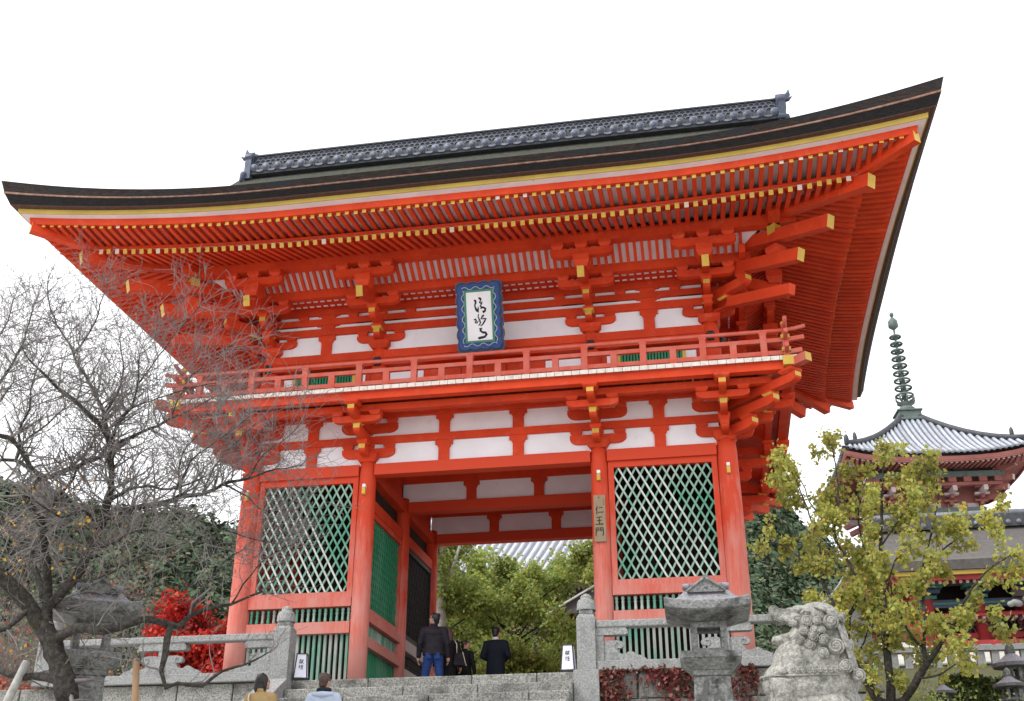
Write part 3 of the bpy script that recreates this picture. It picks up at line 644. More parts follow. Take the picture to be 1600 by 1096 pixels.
# upper gabled part
prof = [(-4.025+d, 8.955+rz(d)) for d in (1.6, 2.0, 2.6, 3.2, 3.8, 4.4, 5.0, 5.6, 6.2, 6.75)]
prof = prof+[(D-y, z) for y, z in reversed(prof[:-1])]
lower = [(y, z-.30) for y, z in reversed(prof)]
XG = 7.46
ob('gable_roof', MB().prism(prof+lower, lambda u, v, d: (d, u, v), -XG, XG), M['bark_top'], gate)
for sg in (-1, 1):
    tri = [(y, z-.29) for y, z in prof]
    ob('gable_wall', MB().prism(tri, lambda u, v, d: (sg*(6.9+d), u, v), 0, .08), V, gate)
    ob('verge_board', MB().prism([(y, z-.06) for y, z in prof]+[(y, z-.42) for y, z in reversed(prof)], lambda u, v, d: (sg*(XG-.16+d), u, v), 0, .08), V, gate)
# ridge of ornamental tiles
yr = D/2; zr = 13.98
ridge = ob('ridge', MB().box(-7.2, 7.2, yr-.30, yr+.30, zr-.12, zr+.14).box(-7.15, 7.15, yr-.2, yr+.2, zr+.14, zr+.50).box(-7.2, 7.2, yr-.26, yr+.26, zr+.50, zr+.54), M['tile_dark'], gate)
ob('ridge_cap', MB().tube([(-7.25, yr, zr+.57), (7.25, yr, zr+.57)], .09, 10), M['boss'], ridge)
disc = mesh_of('round_tile_end', MB().tube([(0, .12, 0), (0, -.02, 0)], .115, 14).tube([(0, -.015, 0), (0, -.03, 0)], [.085, .07], 12, 1), [M['rim'], M['boss']])
swag = MB()
for i in range(7):
    a0, a1 = math.pi*i/7, math.pi*(i+1)/7
    f = lambda a, r: (-.15*math.cos(a)*r, -r*.10*math.sin(a))
    (x0, z0), (x1, z1) = f(a0, 1), f(a1, 1); (u0, w0), (u1, w1) = f(a0, .72), f(a1, .72)
    swag.hexa([(x0, -.02, z0), (x1, -.02, z1), (x1, .08, z1), (x0, .08, z0), (u0, -.02, w0*.5), (u1, -.02, w1*.5), (u1, .08, w1*.5), (u0, .08, w0*.5)])
swag_me = mesh_of('hanging_tile', swag, M['rim'])
n = 42
for i in range(n):
    x = -6.98+i*13.96/(n-1); inst('round_tile_end', disc, ridge, (x, yr-.33, zr+.075))
    if i < n-1: inst('hanging_tile', swag_me, ridge, (x+13.96/(n-1)/2, yr-.32, zr+.025))
# openwork rows of overlapping half rings
mb = MB()
for row in range(3):
    for i in range(96):
        x = -7.0+(i+.5*(row % 2))*14/96; pts = [(x+.085*math.cos(a), yr-.215, zr+.21+row*.10+.075*math.sin(a)) for a in (0, .63, 1.26, 1.88, 2.51, 3.14)]
        mb.tube(pts, .016, 4, 0, False)
tag(ob('openwork_tiles', mb, M['rim'], ridge), kind='stuff')
for sg in (-1, 1):                             # ridge-end demon tiles with upturned fins
    x = sg*7.16
    mb = MB().box(x-.09, x+.09, yr-.36, yr+.36, zr-.26, zr+.40).box(x-.12, x+.12, yr-.27, yr+.27, zr+.22, zr+.64)
    mb.tube([(x-.1, yr-.27, zr+.45), (x+.1, yr-.27, zr+.45)], .13, 10).tube([(x-.1*sg, yr, zr+.62), (x+.12*sg, yr, zr+.68), (x+.22*sg, yr, zr+.80), (x+.25*sg, yr, zr+.96)], [.12, .11, .07, .01], 8)
    mb.tube([(x, yr-.2, zr+.5), (x+.2*sg, yr-.2, zr+.5), (x+.3*sg, yr-.2, zr+.58)], [.09, .06, .01], 6)
    mb.tube([(x-.1, yr-.33, zr-.1), (x+.10*sg, yr-.36, zr-.16), (x+.16*sg, yr-.36, zr-.34)], [.10, .09, .04], 8)
    bevel(ob('ridge_end_tile', mb, M['boss'], ridge), .03)
for x in (-6.4, -3.4, -.4, 2.4, 5.2):
    ob('roof_chain', MB().tube([(x, .85+.98, 13.0), (x-.35*0, .85+.2, 12.15)], .02, 5), M['metal'], gate)
# hip rafters at the corners
for sx in (-1, 1):
    for fy in (0, 1):
        Y = (lambda q: -q) if fy == 0 else (lambda q: D+q)
        def pt(q, z): return (sx*(XO+q), Y(q), z)
        ob('hip_rafter', MB().beam(pt(-.3, 9.28), pt(3.02, 8.26), .21, .27, (0, 0, 1), 0, 1), [V, G], gate)
        ob('hip_rafter', MB().beam(pt(1.6, 8.78), pt(2.7, 8.55), .17, .2).beam(pt(2.5, 8.55), pt(3.78, 8.62), .17, .21, (0, 0, 1), 0, 1), [V, G], gate)

# ------------------------------------------------------------------ ground, stairs, walls, balustrades
def smooth(t): t = max(0.0, min(1.0, t)); return t*t*(3-2*t)
TER = -2.62
def ground_z(x, y):
    if y < -8.9: return -5.1
    if y < -2.2: return TER
    h = FL-.012
    h += .5*smooth((-x-7)/6)*smooth((y-1)/8)
    g = float(np.interp(y, [-8.9, -2.3, 3, 8, 12, 16, 20, 140], [TER, -1.75, -.98, -.32, .75, 2.0, 3.3, 3.3]))
    h += (g-h)*smooth((x-6.3)/.9)
    if y > 14: h += (y-14)*.10
    return h
gx = np.concatenate([[-2600, -900, -300, -120, -60, -40], np.arange(-28, 34, 1.0), [40, 60, 120, 300, 900, 2600]]); 
mb = MB(); mb.add([(-2600, -2600, -5.1), (2600, -2600, -5.1), (2600, -8.9, -5.1), (-2600, -8.9, -5.1)], [(0, 1, 2, 3)], 0)
tag(ob('ground', mb, M['ground']), kind='structure')
mb = MB(); mb.add([(-40, -8.9, TER), (-3.26, -8.9, TER), (-3.26, -2.34, TER), (-40, -2.34, TER), (2.57, -8.9, TER), (7.1, -8.9, TER), (7.1, -2.34, TER), (2.57, -2.34, TER)], [(0, 1, 2, 3), (4, 5, 6, 7)])
tag(ob('terrace', mb, M['earth']), kind='structure')
mb = MB(); qx = np.linspace(7.1, 40, 48); qy = np.linspace(-8.9, -2.3, 16)
vs = [(x, y, float(np.interp(y, [-8.9, -2.3], [TER, -1.75]))+.08*math.sin(x*2.1+y)*math.sin(y*1.7)*(1 if -8.5 < y < -2.6 else 0)) for y in qy for x in qx]
mb.add(vs, [(j*48+i, j*48+i+1, (j+1)*48+i+1, (j+1)*48+i) for j in range(15) for i in range(47)], 0, True); tag(ob('garden_slope', mb, M['moss']), kind='structure')
gy = np.concatenate([[-2.3, -1.5, -.6], np.arange(0, 40, 1.0), [45, 55, 70, 100, 140]])
vs = [(x, y, ground_z(min(max(x, -40), 40), min(y, 60))) for y in gy for x in gx]; n = len(gx)
mb = MB().add(vs, [(j*n+i, j*n+i+1, (j+1)*n+i+1, (j+1)*n+i) for j in range(len(gy)-1) for i in range(n-1)], 0, True)
mb.m = [1 if (mb.v[f[0]][0] > 6.4 and mb.v[f[0]][1] < 17) else 0 for f in mb.f]
tag(ob('temple_ground', mb, [M['earth'], M['moss']]), kind='structure')
mb = MB().box(-6.2, 6.2, -2.05, D+1.5, -.6, FL)
tag(bevel(ob('stone_platform', mb, M['granite']), .02), kind='structure')

SX0, SX1 = -2.83, 2.14
stairs = thing('stone_stairs', 'broad grey granite stairs climbing to the gate between stone posts', 'stairs', ((SX0+SX1)/2, -10.4, -5.1))
RI, TR_ = .195, .35
srng = random.Random(3)
for i in range(24):
    y0 = -2.40-i*TR_; z1 = FL+.004-i*RI; x = SX0
    while x < SX1-.05:
        w_ = srng.uniform(1.1, 2.3); x2 = min(SX1, x+w_)
        if SX1-x2 < .6: x2 = SX1
        dz = srng.uniform(-.008, .008); dy = srng.uniform(-.012, .012)
        o = ob('step_stone', MB().box(x+.006, x2-.006, y0+dy, y0+TR_+.12, z1-RI-.03, z1+dz), M['step'], stairs); bevel(o, .016, 2)
        x = x2
for x0, x1 in ((SX0-.43, SX0-.004), (SX1+.004, SX1+.43)):   # sloping kerbs beside the stairs
    pr = [(-1.95, FL-.8), (-1.95, FL+.012), (-2.62, FL+.012), (-2.62-23*TR_, FL-23*RI+.10), (-2.62-23*TR_, -5.1), (-9, -5.1)]
    if x0 > 0:                                   # on the right the post stands on an upright pier, the kerb starts lower
        bevel(ob('pier_stone', MB().box(x0, x1, -2.62, -1.95, -2.9, FL+.012), M['granite'], stairs), .012)
        pr = [(-2.63, FL-1.4), (-2.63, FL-.85), (-2.62-21*TR_, FL-23*RI+.10), (-2.62-23*TR_, -5.1), (-9, -5.1)]
    bevel(ob('kerb_stone', MB().prism(pr, lambda u, v, d: (d, u, v), x0, x1), M['granite'], stairs), .012)

def stone_wall(name, label, x0, x1, yf, z0, z1, rows, wmin, wmax, m, seed, rough=.03):
    r = random.Random(seed); t = thing(name, label, 'stone wall', ((x0+x1)/2, yf+.3, z0))
    ob('core', MB().box(x0, x1, yf+.16, yf+.4, z0, z1-.01), M['rubble'], t)
    z = z1
    for k in range(rows):
        h = (z1-z0)/rows; x = x0
        while x < x1-.02:
            x2 = min(x1, x+r.uniform(wmin, wmax)); x2 = x1 if x1-x2 < wmin*.6 else x2
            j = lambda: r.uniform(-rough, rough)
            g = .008
            q = [(x+g, yf+j(), z-h+g), (x2-g, yf+j(), z-h+g), (x2-g, yf+.3, z-h+g), (x+g, yf+.3, z-h+g), (x+g+abs(j()), yf+j(), z-g), (x2-g-abs(j()), yf+j(), z-g), (x2-g, yf+.3, z-g), (x+g, yf+.3, z-g)]
            bevel(ob('stone', MB().hexa(q), m, t), .03 if rough > .02 else .015)
            x = x2
        z -= h
    return t
stone_wall('stone_wall', 'stone retaining wall under the right balustrade with red creeper on it', 2.58, 7.1, -2.44, TER, FL-.01, 5, .35, .9, M['rubble'], 11)
stone_wall('stone_wall', 'stained block wall under the balustrade left of the stairs', -12, -3.27, -2.44, TER, FL-.01, 4, .9, 1.8, M['step'], 12, .008)
for x0, x1, lb in ((-40, -3.28, 'low retaining wall of the terrace left of the stairs'), (2.58, 40, 'low retaining wall of the terrace right of the stairs')):
    t = thing('terrace_wall', lb, 'stone wall', ((x0+x1)/2, -8.9, -5.1)); ob('core', MB().box(x0, x1, -9.0, -8.8, -5.1, TER+.02), M['rubble'], t)

# balustrades
def post_cap(x, y, z, r=.165):                  # ribbed bell cap with a bud on top
    mb = MB(); n = 32; prof = [(r*.98, 0), (r*1.02, .03), (r*.98, .05), (r*.97, .12), (r*.85, .17), (r*.6, .195), (r*.56, .20), (r*.60, .23), (r*.5, .255), (r*.16, .285), (.005, .295)]
    vs = []
    for i, (q, h) in enumerate(prof):
        for j in range(n):
            a = 2*math.pi*j/n; k = q*(1-.055*(j % 2)) if 2 <= i <= 4 else q
            vs.append((x+k*math.cos(a), y+k*math.sin(a), z+h))
    return mb.add(vs, [(i*n+j, i*n+(j+1) % n, (i+1)*n+(j+1) % n, (i+1)*n+j) for i in range(len(prof)-1) for j in range(n)], 0, True)
def scroll_panel(x, sg, y):                     # openwork carved wave that runs down from a post, scroll on top
    pr = [(0, .32), (.06, .335), (.20, .34), (.30, .32), (.335, .27), (.32, .225), (.265, .205), (.235, .215), (.225, .18), (.25, .13), (.31, .11), (.36, .115), (.40, .145), (.45, .155), (.505, .13), (.53, .10), (.60, .085), (.66, .06), (.70, .02), (.71, 0), (0, 0)]
    pr = [(x+sg*u, -.26+v) for u, v in pr]
    if sg < 0: pr = pr[::-1]
    return MB().prism(pr, lambda u, v, d: (u, d, v), y-.05, y+.05)
def balustrade(name, label, xs, y, post_x, end_x, cat='balustrade'):
    t = thing(name, label, cat, ((xs[0]+xs[-1])/2, y, FL)); g = M['granite']
    x0, x1 = min(xs), max(xs)
    for px_ in (post_x, end_x):
        bevel(ob('newel_post', MB().box(px_-.16, px_+.16, y-.16, y+.16, FL+.014, .46).frus(px_, y, .46, .53, .16, .16, .115, .115).box(px_-.115, px_+.115, y-.115, y+.115, .53, .61), g, t), .012)
        ob('post_cap', post_cap(px_, y, .60), g, t)
    pxs = sorted(set([x for x in xs if x != post_x]))
    sgn = 1 if x1 > post_x+.3 else -1
    far = end_x-sgn*.162
    a, b = (post_x+.162, far) if sgn > 0 else (far, post_x-.162)
    bevel(ob('top_rail', MB().box(a, b, y-.11, y+.11, .29, .41), g, t), .02); bevel(ob('sill', MB().box(a, b, y-.13, y+.13, FL, -.262), g, t), .012)
    spots = [post_x+sgn*.20]+[p for p in xs[1:-1]]+[end_x-sgn*.20]
    for i, p in enumerate(spots):
        w_ = .11 if i in (0, len(spots)-1) else .085
        bevel(ob('baluster', MB().box(p-w_*.8, p+w_*.8, y-.08, y+.08, -.262, .17), g, t), .01)
        L0, L1 = ((-.06, .5) if (sgn > 0) == (i == 0) else (-.5, .06)) if i in (0, len(spots)-1) else (-.46, .46)
        pr = [(p+L0, .17), (p+L0+.05, .165), (p+L1-.05, .165), (p+L1-.01, .18), (p+L1, .21), (p+L1-.01, .245), (p+L1-.04, .288), (p+L0+.04, .288), (p+L0, .24)]
        ob('rail_corbel', MB().prism(pr, lambda u, v, d: (u, d, v), y-.09, y+.09), g, t)
        for sg in ((sgn,) if i == 0 else (-sgn,) if i == len(spots)-1 else (-1, 1)):
            ob('carved_panel', scroll_panel(p+sg*w_*.8, sg, y), g, t)
            c = p+sg*(w_*.8+.24); sp = [(c+sg*q*math.cos(q*60), y-.055, .01+q*math.sin(q*60)) for q in np.linspace(.01, .075, 22)]
            ob('scroll', MB().tube(sp, .012, 5), g, t)
    return t
balustrade('stone_balustrade', 'carved granite balustrade right of the stairs behind the front stone lantern', [2.365, 4.66, 6.58], -2.4, 2.365, 6.82)
balustrade('stone_balustrade', 'carved granite balustrade left of the stairs behind bare branches', [-3.03, -5.30, -7.30], -2.4, -3.03, -7.56)

# ------------------------------------------------------------------ signs and boards
def strokes(mb, T, ss, mi=0, thick=.004, lift=0.0):
    """Brush strokes: lists of (u, v, width); T(u, v, d) -> world, d outward."""
    for st in ss:
        n = len(st); L = []; Rr = []
        for i in range(n):
            u, v, wd = st[i]; a = st[max(0, i-1)]; b = st[min(n-1, i+1)]
            dx, dy = b[0]-a[0], b[1]-a[1]; q = math.hypot(dx, dy) or 1
            L.append((u-dy/q*wd/2, v+dx/q*wd/2)); Rr.append((u+dy/q*wd/2, v-dx/q*wd/2))
        for i in range(n-1):
            q = [L[i], L[i+1], Rr[i+1], Rr[i]]
            d0, d1 = lift, lift+thick
            mb.add([T(*p, d0) for p in q]+[T(*p, d1) for p in q], [(0, 1, 2, 3), (7, 6, 5, 4), (0, 4, 5, 1), (1, 5, 6, 2), (2, 6, 7, 3), (3, 7, 4, 0)], mi)
    return mb
def glyph(ss, x, y, s):                         # strokes written in a 10 x 10 box, y up
    return [[(x+(a-5)*s/10, y+(b-5)*s/10, w_*s/10) for a, b, w_ in st] for st in ss]
def hv(*pts): return [list(p) for p in pts]
NIN = [[(3.6, 9.6, .7), (2.8, 7.5, 1.0), (1.2, 5.2, .3)], [(2.7, 7.2, 1.0), (2.7, 3.5, .9), (2.6, .6, 1.1)], [(4.8, 7.2, .7), (7, 7.5, .8), (9, 7.6, 1.1)], [(4.0, 2.2, .8), (7, 2.5, .9), (9.8, 2.5, 1.3)]]
OU = [[(2, 8.8, .8), (5, 9, .8), (8, 9.1, 1.1)], [(2.4, 5.2, .8), (5, 5.4, .7), (7.7, 5.5, 1.0)], [(5, 9, .9), (5, 5, .9), (5, 1.4, .9)], [(.8, 1.1, .9), (5, 1.3, .9), (9.2, 1.3, 1.4)]]
MON = [[(1.2, 9.4, .8), (1.3, 5, .9), (1.0, .3, .9)], [(1.2, 9.3, .7), (4.2, 9.4, .8), (4.2, 6, .8)], [(1.3, 7.7, .6), (4, 7.8, .6)], [(1.3, 6.1, .6), (4.1, 6.2, .6)], [(5.9, 9.3, .7), (5.9, 6.1, .8)], [(5.9, 9.3, .7), (8.9, 9.5, .8), (8.9, 5, .9), (8.8, .6, .9), (7.6, 1.3, .5)], [(5.9, 7.8, .6), (8.8, 7.8, .6)], [(5.9, 6.2, .6), (8.8, 6.2, .6)]]
KEN = [[(.8, 8.3, .7), (5.4, 8.6, .8)], [(3.0, 9.7, .8), (3.0, 7.2, .7)], [(.9, 6.8, .7), (.9, .5, .8)], [(.9, 6.8, .6), (5.2, 7.0, .7), (5.2, 1.0, .8), (4.4, 1.0, .5)], [(2.2, 5.8, .5), (2.7, 4.9, .5)], [(4.1, 5.9, .5), (3.4, 4.8, .4)], [(1.8, 4.2, .5), (4.4, 4.3, .6)], [(1.8, 2.8, .5), (4.4, 2.9, .6)], [(3.1, 4.2, .6), (3.1, .6, .6)],
       [(5.9, 6.4, .7), (9.4, 6.8, .9)], [(7.4, 9.4, .9), (7.2, 5.5, .9), (5.6, .6, .4)], [(7.3, 5.4, .7), (8.2, 2.5, .9), (9.6, .6, 1.1)], [(8.6, 8.8, .8), (9.3, 7.7, .8)]]
TOU = [[(1.0, 7.4, .7), (.7, 5.6, .6)], [(3.6, 7.6, .6), (2.9, 6.0, .5)], [(2.2, 9.5, .8), (2.2, 5.5, .8), (.6, 1.2, .4)], [(2.3, 4.4, .6), (3.6, 2.0, .7)], [(4.6, 8.6, .6), (6.4, 8.8, .6), (4.4, 5.6, .4)], [(5.2, 7.9, .5), (6.0, 7.2, .5)], [(8.8, 9.3, .6), (7.2, 8.0, .5)], [(7.0, 9.2, .6), (8.0, 7.2, .6), (9.7, 5.6, .8)], [(5.6, 5.9, .6), (8.4, 6.0, .6)], [(5.5, 4.8, .6), (5.6, 3.0, .6)], [(5.5, 4.8, .5), (8.5, 4.9, .7), (8.3, 3.1, .6)], [(5.6, 3.2, .5), (8.3, 3.2, .5)], [(6.0, 2.4, .5), (6.4, 1.3, .5)], [(8.2, 2.5, .5), (7.6, 1.2, .5)], [(4.2, .7, .7), (9.7, .8, .9)]]

# plaque under the eaves: leaning forward
pl = thing('name_plaque', 'tall blue framed white plaque with three black cursive characters under the eaves', 'plaque', (.08, -.6, 6.57))
B0, U0 = Vector((.08, -.55, 6.585)), Vector((0, -.40, 1.365)).normalized(); HP_ = 1.43; N0 = Vector((0, -U0.z, U0.y)).normalized()
if N0.y > 0: N0 = -N0
def TP(u, v, d): return B0+Vector((u, 0, 0))+U0*v+N0*d
def wavy(hw, h0, h1, amp, n=4, m=6, per=10, splay=.045):
    pts = []
    def edge(a, b, k, nx, ny):
        for i in range(k*per):
            t = i/(k*per); s = amp*abs(math.sin(math.pi*t*k))-amp*.5
            pts.append((a[0]+(b[0]-a[0])*t+nx*s, a[1]+(b[1]-a[1])*t+ny*s))
    c = [(-hw-splay, h0-splay), (hw+splay, h0-splay), (hw+splay, h1+splay), (-hw-splay, h1+splay)]
    edge(c[0], c[1], n, 0, -1); edge(c[1], c[2], m, 1, 0); edge(c[2], c[3], n, 0, 1); edge(c[3], c[0], m, -1, 0)
    return pts
mb = MB()
for hw, inset, d0, d1, mi in ((.465, 0, -.05, .03, 0), (.435, .03, .03, .05, 1), (.405, .06, .05, .065, 2)):
    mb.prism(wavy(hw-.012, inset, HP_-inset, .036), TP, d0, d1, mi)
ob('frame', mb, [M['blue_edge'], M['iron'], M['blue']], pl)
mb = MB()
for a, b, n in (((-.36, .10), (.36, .10), 6), ((-.36, HP_-.10), (.36, HP_-.10), 6), ((-.345, .14), (-.345, HP_-.14), 10), ((.345, .14), (.345, HP_-.14), 10)):
    pts = []
    hor = a[1] == b[1]; sg = (1 if a[1] > .5 else -1) if hor else (1 if a[0] > 0 else -1)
    for i in range(n*6+1):
        t = i/(n*6); q = .026*math.copysign(abs(math.sin(math.pi*t*n))**.6, math.sin(math.pi*t*n)); x, y = a[0]+(b[0]-a[0])*t, a[1]+(b[1]-a[1])*t
        pts.append(TP(x+(0 if hor else sg*q), y+(sg*q if hor else 0), .068))
    mb.tube(pts, .0085, 5)
ob('scroll_trim', mb, M['mint'], pl)
iw0, iw1, ih0, ih1 = -.27, .27, .19, HP_-.19
mb = MB()
for x0, x1, z0, z1 in ((iw0-.045, iw0, ih0-.045, ih1+.045), (iw1, iw1+.045, ih0-.045, ih1+.045), (iw0, iw1, ih0-.045, ih0), (iw0, iw1, ih1, ih1+.045)):
    mb.hexa([TP(x0, z0, .04), TP(x1, z0, .04), TP(x1, z0, .08), TP(x0, z0, .08), TP(x0, z1, .04), TP(x1, z1, .04), TP(x1, z1, .08), TP(x0, z1, .08)])
ob('inner_frame', mb, M['jade'], pl)
ob('panel', MB().hexa([TP(iw0, ih0, .03), TP(iw1, ih0, .03), TP(iw1, ih0, .07), TP(iw0, ih0, .07), TP(iw0, ih1, .03), TP(iw1, ih1, .03), TP(iw1, ih1, .07), TP(iw0, ih1, .07)]), M['plaster'], pl)
# the three characters, in a 54 x 105 field
W_ = [[(17, 88, 3), (20, 87, 4), (20.5, 82, 3.5), (18.5, 77, 2.5), (19.5, 71, 3), (22.5, 65, 5), (24.5, 62, 5), (25.5, 67, 2.5), (26, 73, 1.5)],
      [(27, 93, 2), (30, 91, 4.5), (33, 88, 3)], [(32, 88, 2), (29, 82, 2.5), (31, 80, 3), (34.5, 83, 2.5), (33, 78, 2), (30, 75, 2.5), (33, 72, 4), (31, 69, 3), (36, 71, 3.5), (41, 68, 4), (40, 63, 4), (35, 60, 5)],
      [(26, 57, 2), (24.5, 51, 1.8), (27, 45, 2.5), (29, 38, 2.5), (27, 33, 2), (24, 32, 1.5)], [(15, 45, 2.5), (19, 46, 3), (20, 42, 3), (18, 38, 3), (21, 37, 2), (25, 42, 1.5)], [(37, 54, 3.5), (33, 50, 3), (30, 46, 1.8), (36, 46, 2.5), (41, 46, 3.5), (38, 40, 3), (34, 34, 2.5), (29, 30, 1.5)],
      [(27, 23, 6), (30, 25, 5), (28, 20, 4), (33, 16, 4), (39, 15, 4.5), (41, 11, 4.5), (37, 6, 4), (31, 5, 4.5), (25, 4, 5), (24, 6, 5)]]
mb = MB(); strokes(mb, TP, [[(iw0+u*.0100, ih0+.01+v*.0098, w_*.0115) for u, v, w_ in st] for st in W_], 0, .006, .0705); ob('lettering', mb, M['ink'], pl)
for x in (-.2, .2): ob('hanger', MB().tube([TP(x, HP_*.95, -.05), (x+.08, -.12, 8.05)], .015, 6), M['iron'], pl); ob('bracket_foot', MB().beam(TP(x, .02, -.02), (x+.08, -.12, 6.70), .1, .1), M['iron'], pl)

sb = thing('name_board', 'narrow unpainted board with three brushed black characters on the gate column', 'sign board', (2.435, -.21, 2.40))
def TBd(u, v, d): return (2.435+u, -.205-d, 2.40+v)
bevel(ob('board', MB().hexa([TBd(-.115, 0, -.02), TBd(.115, 0, -.02), TBd(.115, 0, .02), TBd(-.115, 0, .02), TBd(-.115, .95, -.02), TBd(.115, .95, -.02), TBd(.115, .95, .02), TBd(-.115, .95, .02)]), M['board'], sb), .006)
mb = MB()
for gl, y in ((NIN, .64), (OU, .42), (MON, .20)): strokes(mb, TBd, glyph(gl, -.012, y, .185), 0, .004, .0205)
strokes(mb, TBd, [[(.075, .86, .012), (.085, .85, .012)], [(.07, .82, .012), (.09, .80, .01)], [(.072, .77, .01), (.085, .74, .01)], [(-.01, .91, .014), (-.01, .88, .012)]], 0, .004, .0205)
ob('lettering', mb, M['ink'], sb)

def paper_lantern(name, label, x, y, rot):
    t = thing(name, label, 'sign lantern'); H = .42; a0, a1 = .115, .085
    ob('paper_box', MB().frus(0, 0, .05, .05+H, a0, a0, a1, a1), M['paper'], t)
    mb = MB()
    for sx in (-1, 1):
        for sy in (-1, 1): mb.beam((sx*a0, sy*a0, 0), (sx*a1, sy*a1, .06+H), .016, .016)
    for z, a in ((.05, a0+.003), (.05+H, a1+.003)):
        for sg in (-1, 1): mb.box(-a, a, sg*a-.008, sg*a+.008, z-.008, z+.008); mb.box(sg*a-.008, sg*a+.008, -a, a, z-.0075, z+.0075)
    ob('frame', mb, M['iron'], t)
    mb = MB(); T = lambda u, v, d: (u, -(a0+(a1-a0)*(v-.05)/H)-.002-d, v)
    strokes(mb, T, glyph(KEN, 0, .335, .085)+glyph(TOU, 0, .24, .085), 0, .003, 0); ob('lettering', mb, M['ink'], t)
    return place(t, (x, y, FL+.008), rot)
paper_lantern('paper_sign_lantern', 'white paper lantern lettered black, on the step beside the left stone post', -2.74, -2.22, R(14))
paper_lantern('paper_sign_lantern', 'white paper lantern lettered black, on the step beside the right stone post', 2.02, -2.22, R(-4))

# ------------------------------------------------------------------ stone lanterns
def shrine_lantern(name, label, loc, rot, sc, letters=True, group=None):
    t = thing(name, label, 'stone lantern', (0, 0, 0), group); L, LR = M['lantern'], M['lantern_roof']
    bevel(ob('base', MB().box(-.42, .42, -.42, .42, -.2, .16).frus(0, 0, .16, .32, .34, .34, .30, .30), L, t), .015)
    bevel(ob('pillar', MB().frus(0, 0, .32, 1.37, .275, .275, .225, .225), L, t), .018)
    bevel(ob('neck', MB().box(-.245, .245, -.245, .245, 1.37, 1.44), L, t), .012)
    bevel(ob('platform', MB().frus(0, 0, 1.44, 1.565, .25, .25, .385, .385).box(-.385, .385, -.385, .385, 1.565, 1.655), L, t), .012)
    mb = MB(); a, b, i = .232, .232, .145
    z0, z1 = 1.655, 2.045
    for sx in (-1, 1):
        for sy in (-1, 1): mb.box(min(sx*a, sx*i), max(sx*a, sx*i), min(sy*a, sy*i), max(sy*a, sy*i), z0, z1)
    for sg in (-1, 1):
        for (za, zb) in ((z0, z0+.055), (z1-.075, z1)):
            mb.box(-i, i, min(sg*a*.995, sg*i), max(sg*a*.995, sg*i), za, zb); mb.box(min(sg*a*.995, sg*i), max(sg*a*.995, sg*i), -i, i, za, zb)
    bevel(ob('fire_box', mb, L, t), .008)
    # roof: thick sweeping eaves, concave hips, ridge with a small front gable
    n = 12; vs = []; E = .54
    def rw(hw, z, crv): return [(hw*math.copysign(1, 1)*x, hw*y, z+crv*max(abs(x), abs(y))*0+crv*(min(abs(x), abs(y))**3)) for x, y in sq]
    sq = [(-1+2*k/n, -1) for k in range(n)]+[(1, -1+2*k/n) for k in range(n)]+[(1-2*k/n, 1) for k in range(n)]+[(-1, 1-2*k/n) for k in range(n)]
    rows_ = [(.235, 2.045, 0), (E*.96, 2.135, .035), (E, 2.15, .04), (E*1.005, 2.245, .05), (E*.97, 2.26, .05), (.46, 2.275, .02), (.38, 2.32, .0), (.31, 2.39, 0), (.29, 2.42, 0)]
    for hw, z, c in rows_: vs += rw(hw, z, c)
    k = len(sq); fs = [(r*k+j, r*k+(j+1) % k, (r+1)*k+(j+1) % k, (r+1)*k+j) for r in range(len(rows_)-1) for j in range(k)]+[tuple(range((len(rows_)-1)*k, len(rows_)*k))]
    ob('roof', MB().add(vs, fs, [0 if r < 4 else 1 for r in range(len(rows_)-1) for _ in range(k)]+[1]), [L, LR], t)
    mb = MB().box(-.285, .285, -.20, .20, 2.40, 2.545); mb.frus(0, 0, 2.545, 2.58, .29, .06, .27, .03)
    for sg in (-1, 1): mb.tube([(sg*.25-.04*sg, -.2, 2.5), (sg*.30, -.2, 2.5)], .045, 8)
    bevel(ob('roof_ridge', mb, LR, t), .015)
    g = [(-.24, 2.395), (.24, 2.395), (.20, 2.43), (.06, 2.53), (0, 2.56), (-.06, 2.53), (-.20, 2.43)]
    mb = MB().prism(g, lambda u, v, d: (u, d, v), -.36, -.19)
    for sg in (-1, 1): mb.tube([(sg*.25, -.37, 2.40), (sg*.06, -.37, 2.54), (0, -.37, 2.575)], .017, 6)
    mb.ell((0, -.35, 2.575), (.05, .03, .045)); mb.ell((-.045, -.35, 2.555), (.03, .03, .03)); mb.ell((.045, -.35, 2.555), (.03, .03, .03)); mb.ell((0, -.365, 2.46), (.025, .02, .025))
    ob('front_gable', mb, L, t)
    if letters:                                  # large characters cut into the pillar
        q = [[(3.3, 9.3, 1.3), (3.5, 8.4, 1.6), (2.9, 6, 1.5), (2.8, 3.5, 1.6)], [(6.0, 9.2, .6), (6.8, 9.1, 1.2)], [(5.0, 8.5, .9), (7.9, 9.3, 1.3)], [(6.6, 9.6, .9), (6.3, 7.5, 1.1), (4.6, 7.2, .8)], [(6.3, 7.5, 1), (7.0, 5.8, 1.1), (5.4, 4.8, .9)], [(5.2, 3.6, .9), (6.8, 4.4, 1.2), (8.2, 3.4, 1.2)]]
        for gl in (glyph(q, -.01, 1.13, .42), glyph(OU, 0, .72, .3)):
            ob('carved_character', strokes(MB(), lambda u, v, d: (u, -.2255-(1.37-v)*.0476-d, v), gl, 0, .003, .0), M['rubble_dark'], t)
    return place(t, loc, rot, sc)
M['rubble_dark'] = mat('weathered_letter_cut', (0.07, 0.07, 0.07), (0.12, 0.12, 0.12), scale=20, rough=1)
shrine_lantern('stone_lantern', 'large square stone lantern with gabled roof in front of the right balustrade', (4.435, -7.0, -2.62), R(1.5), .975)
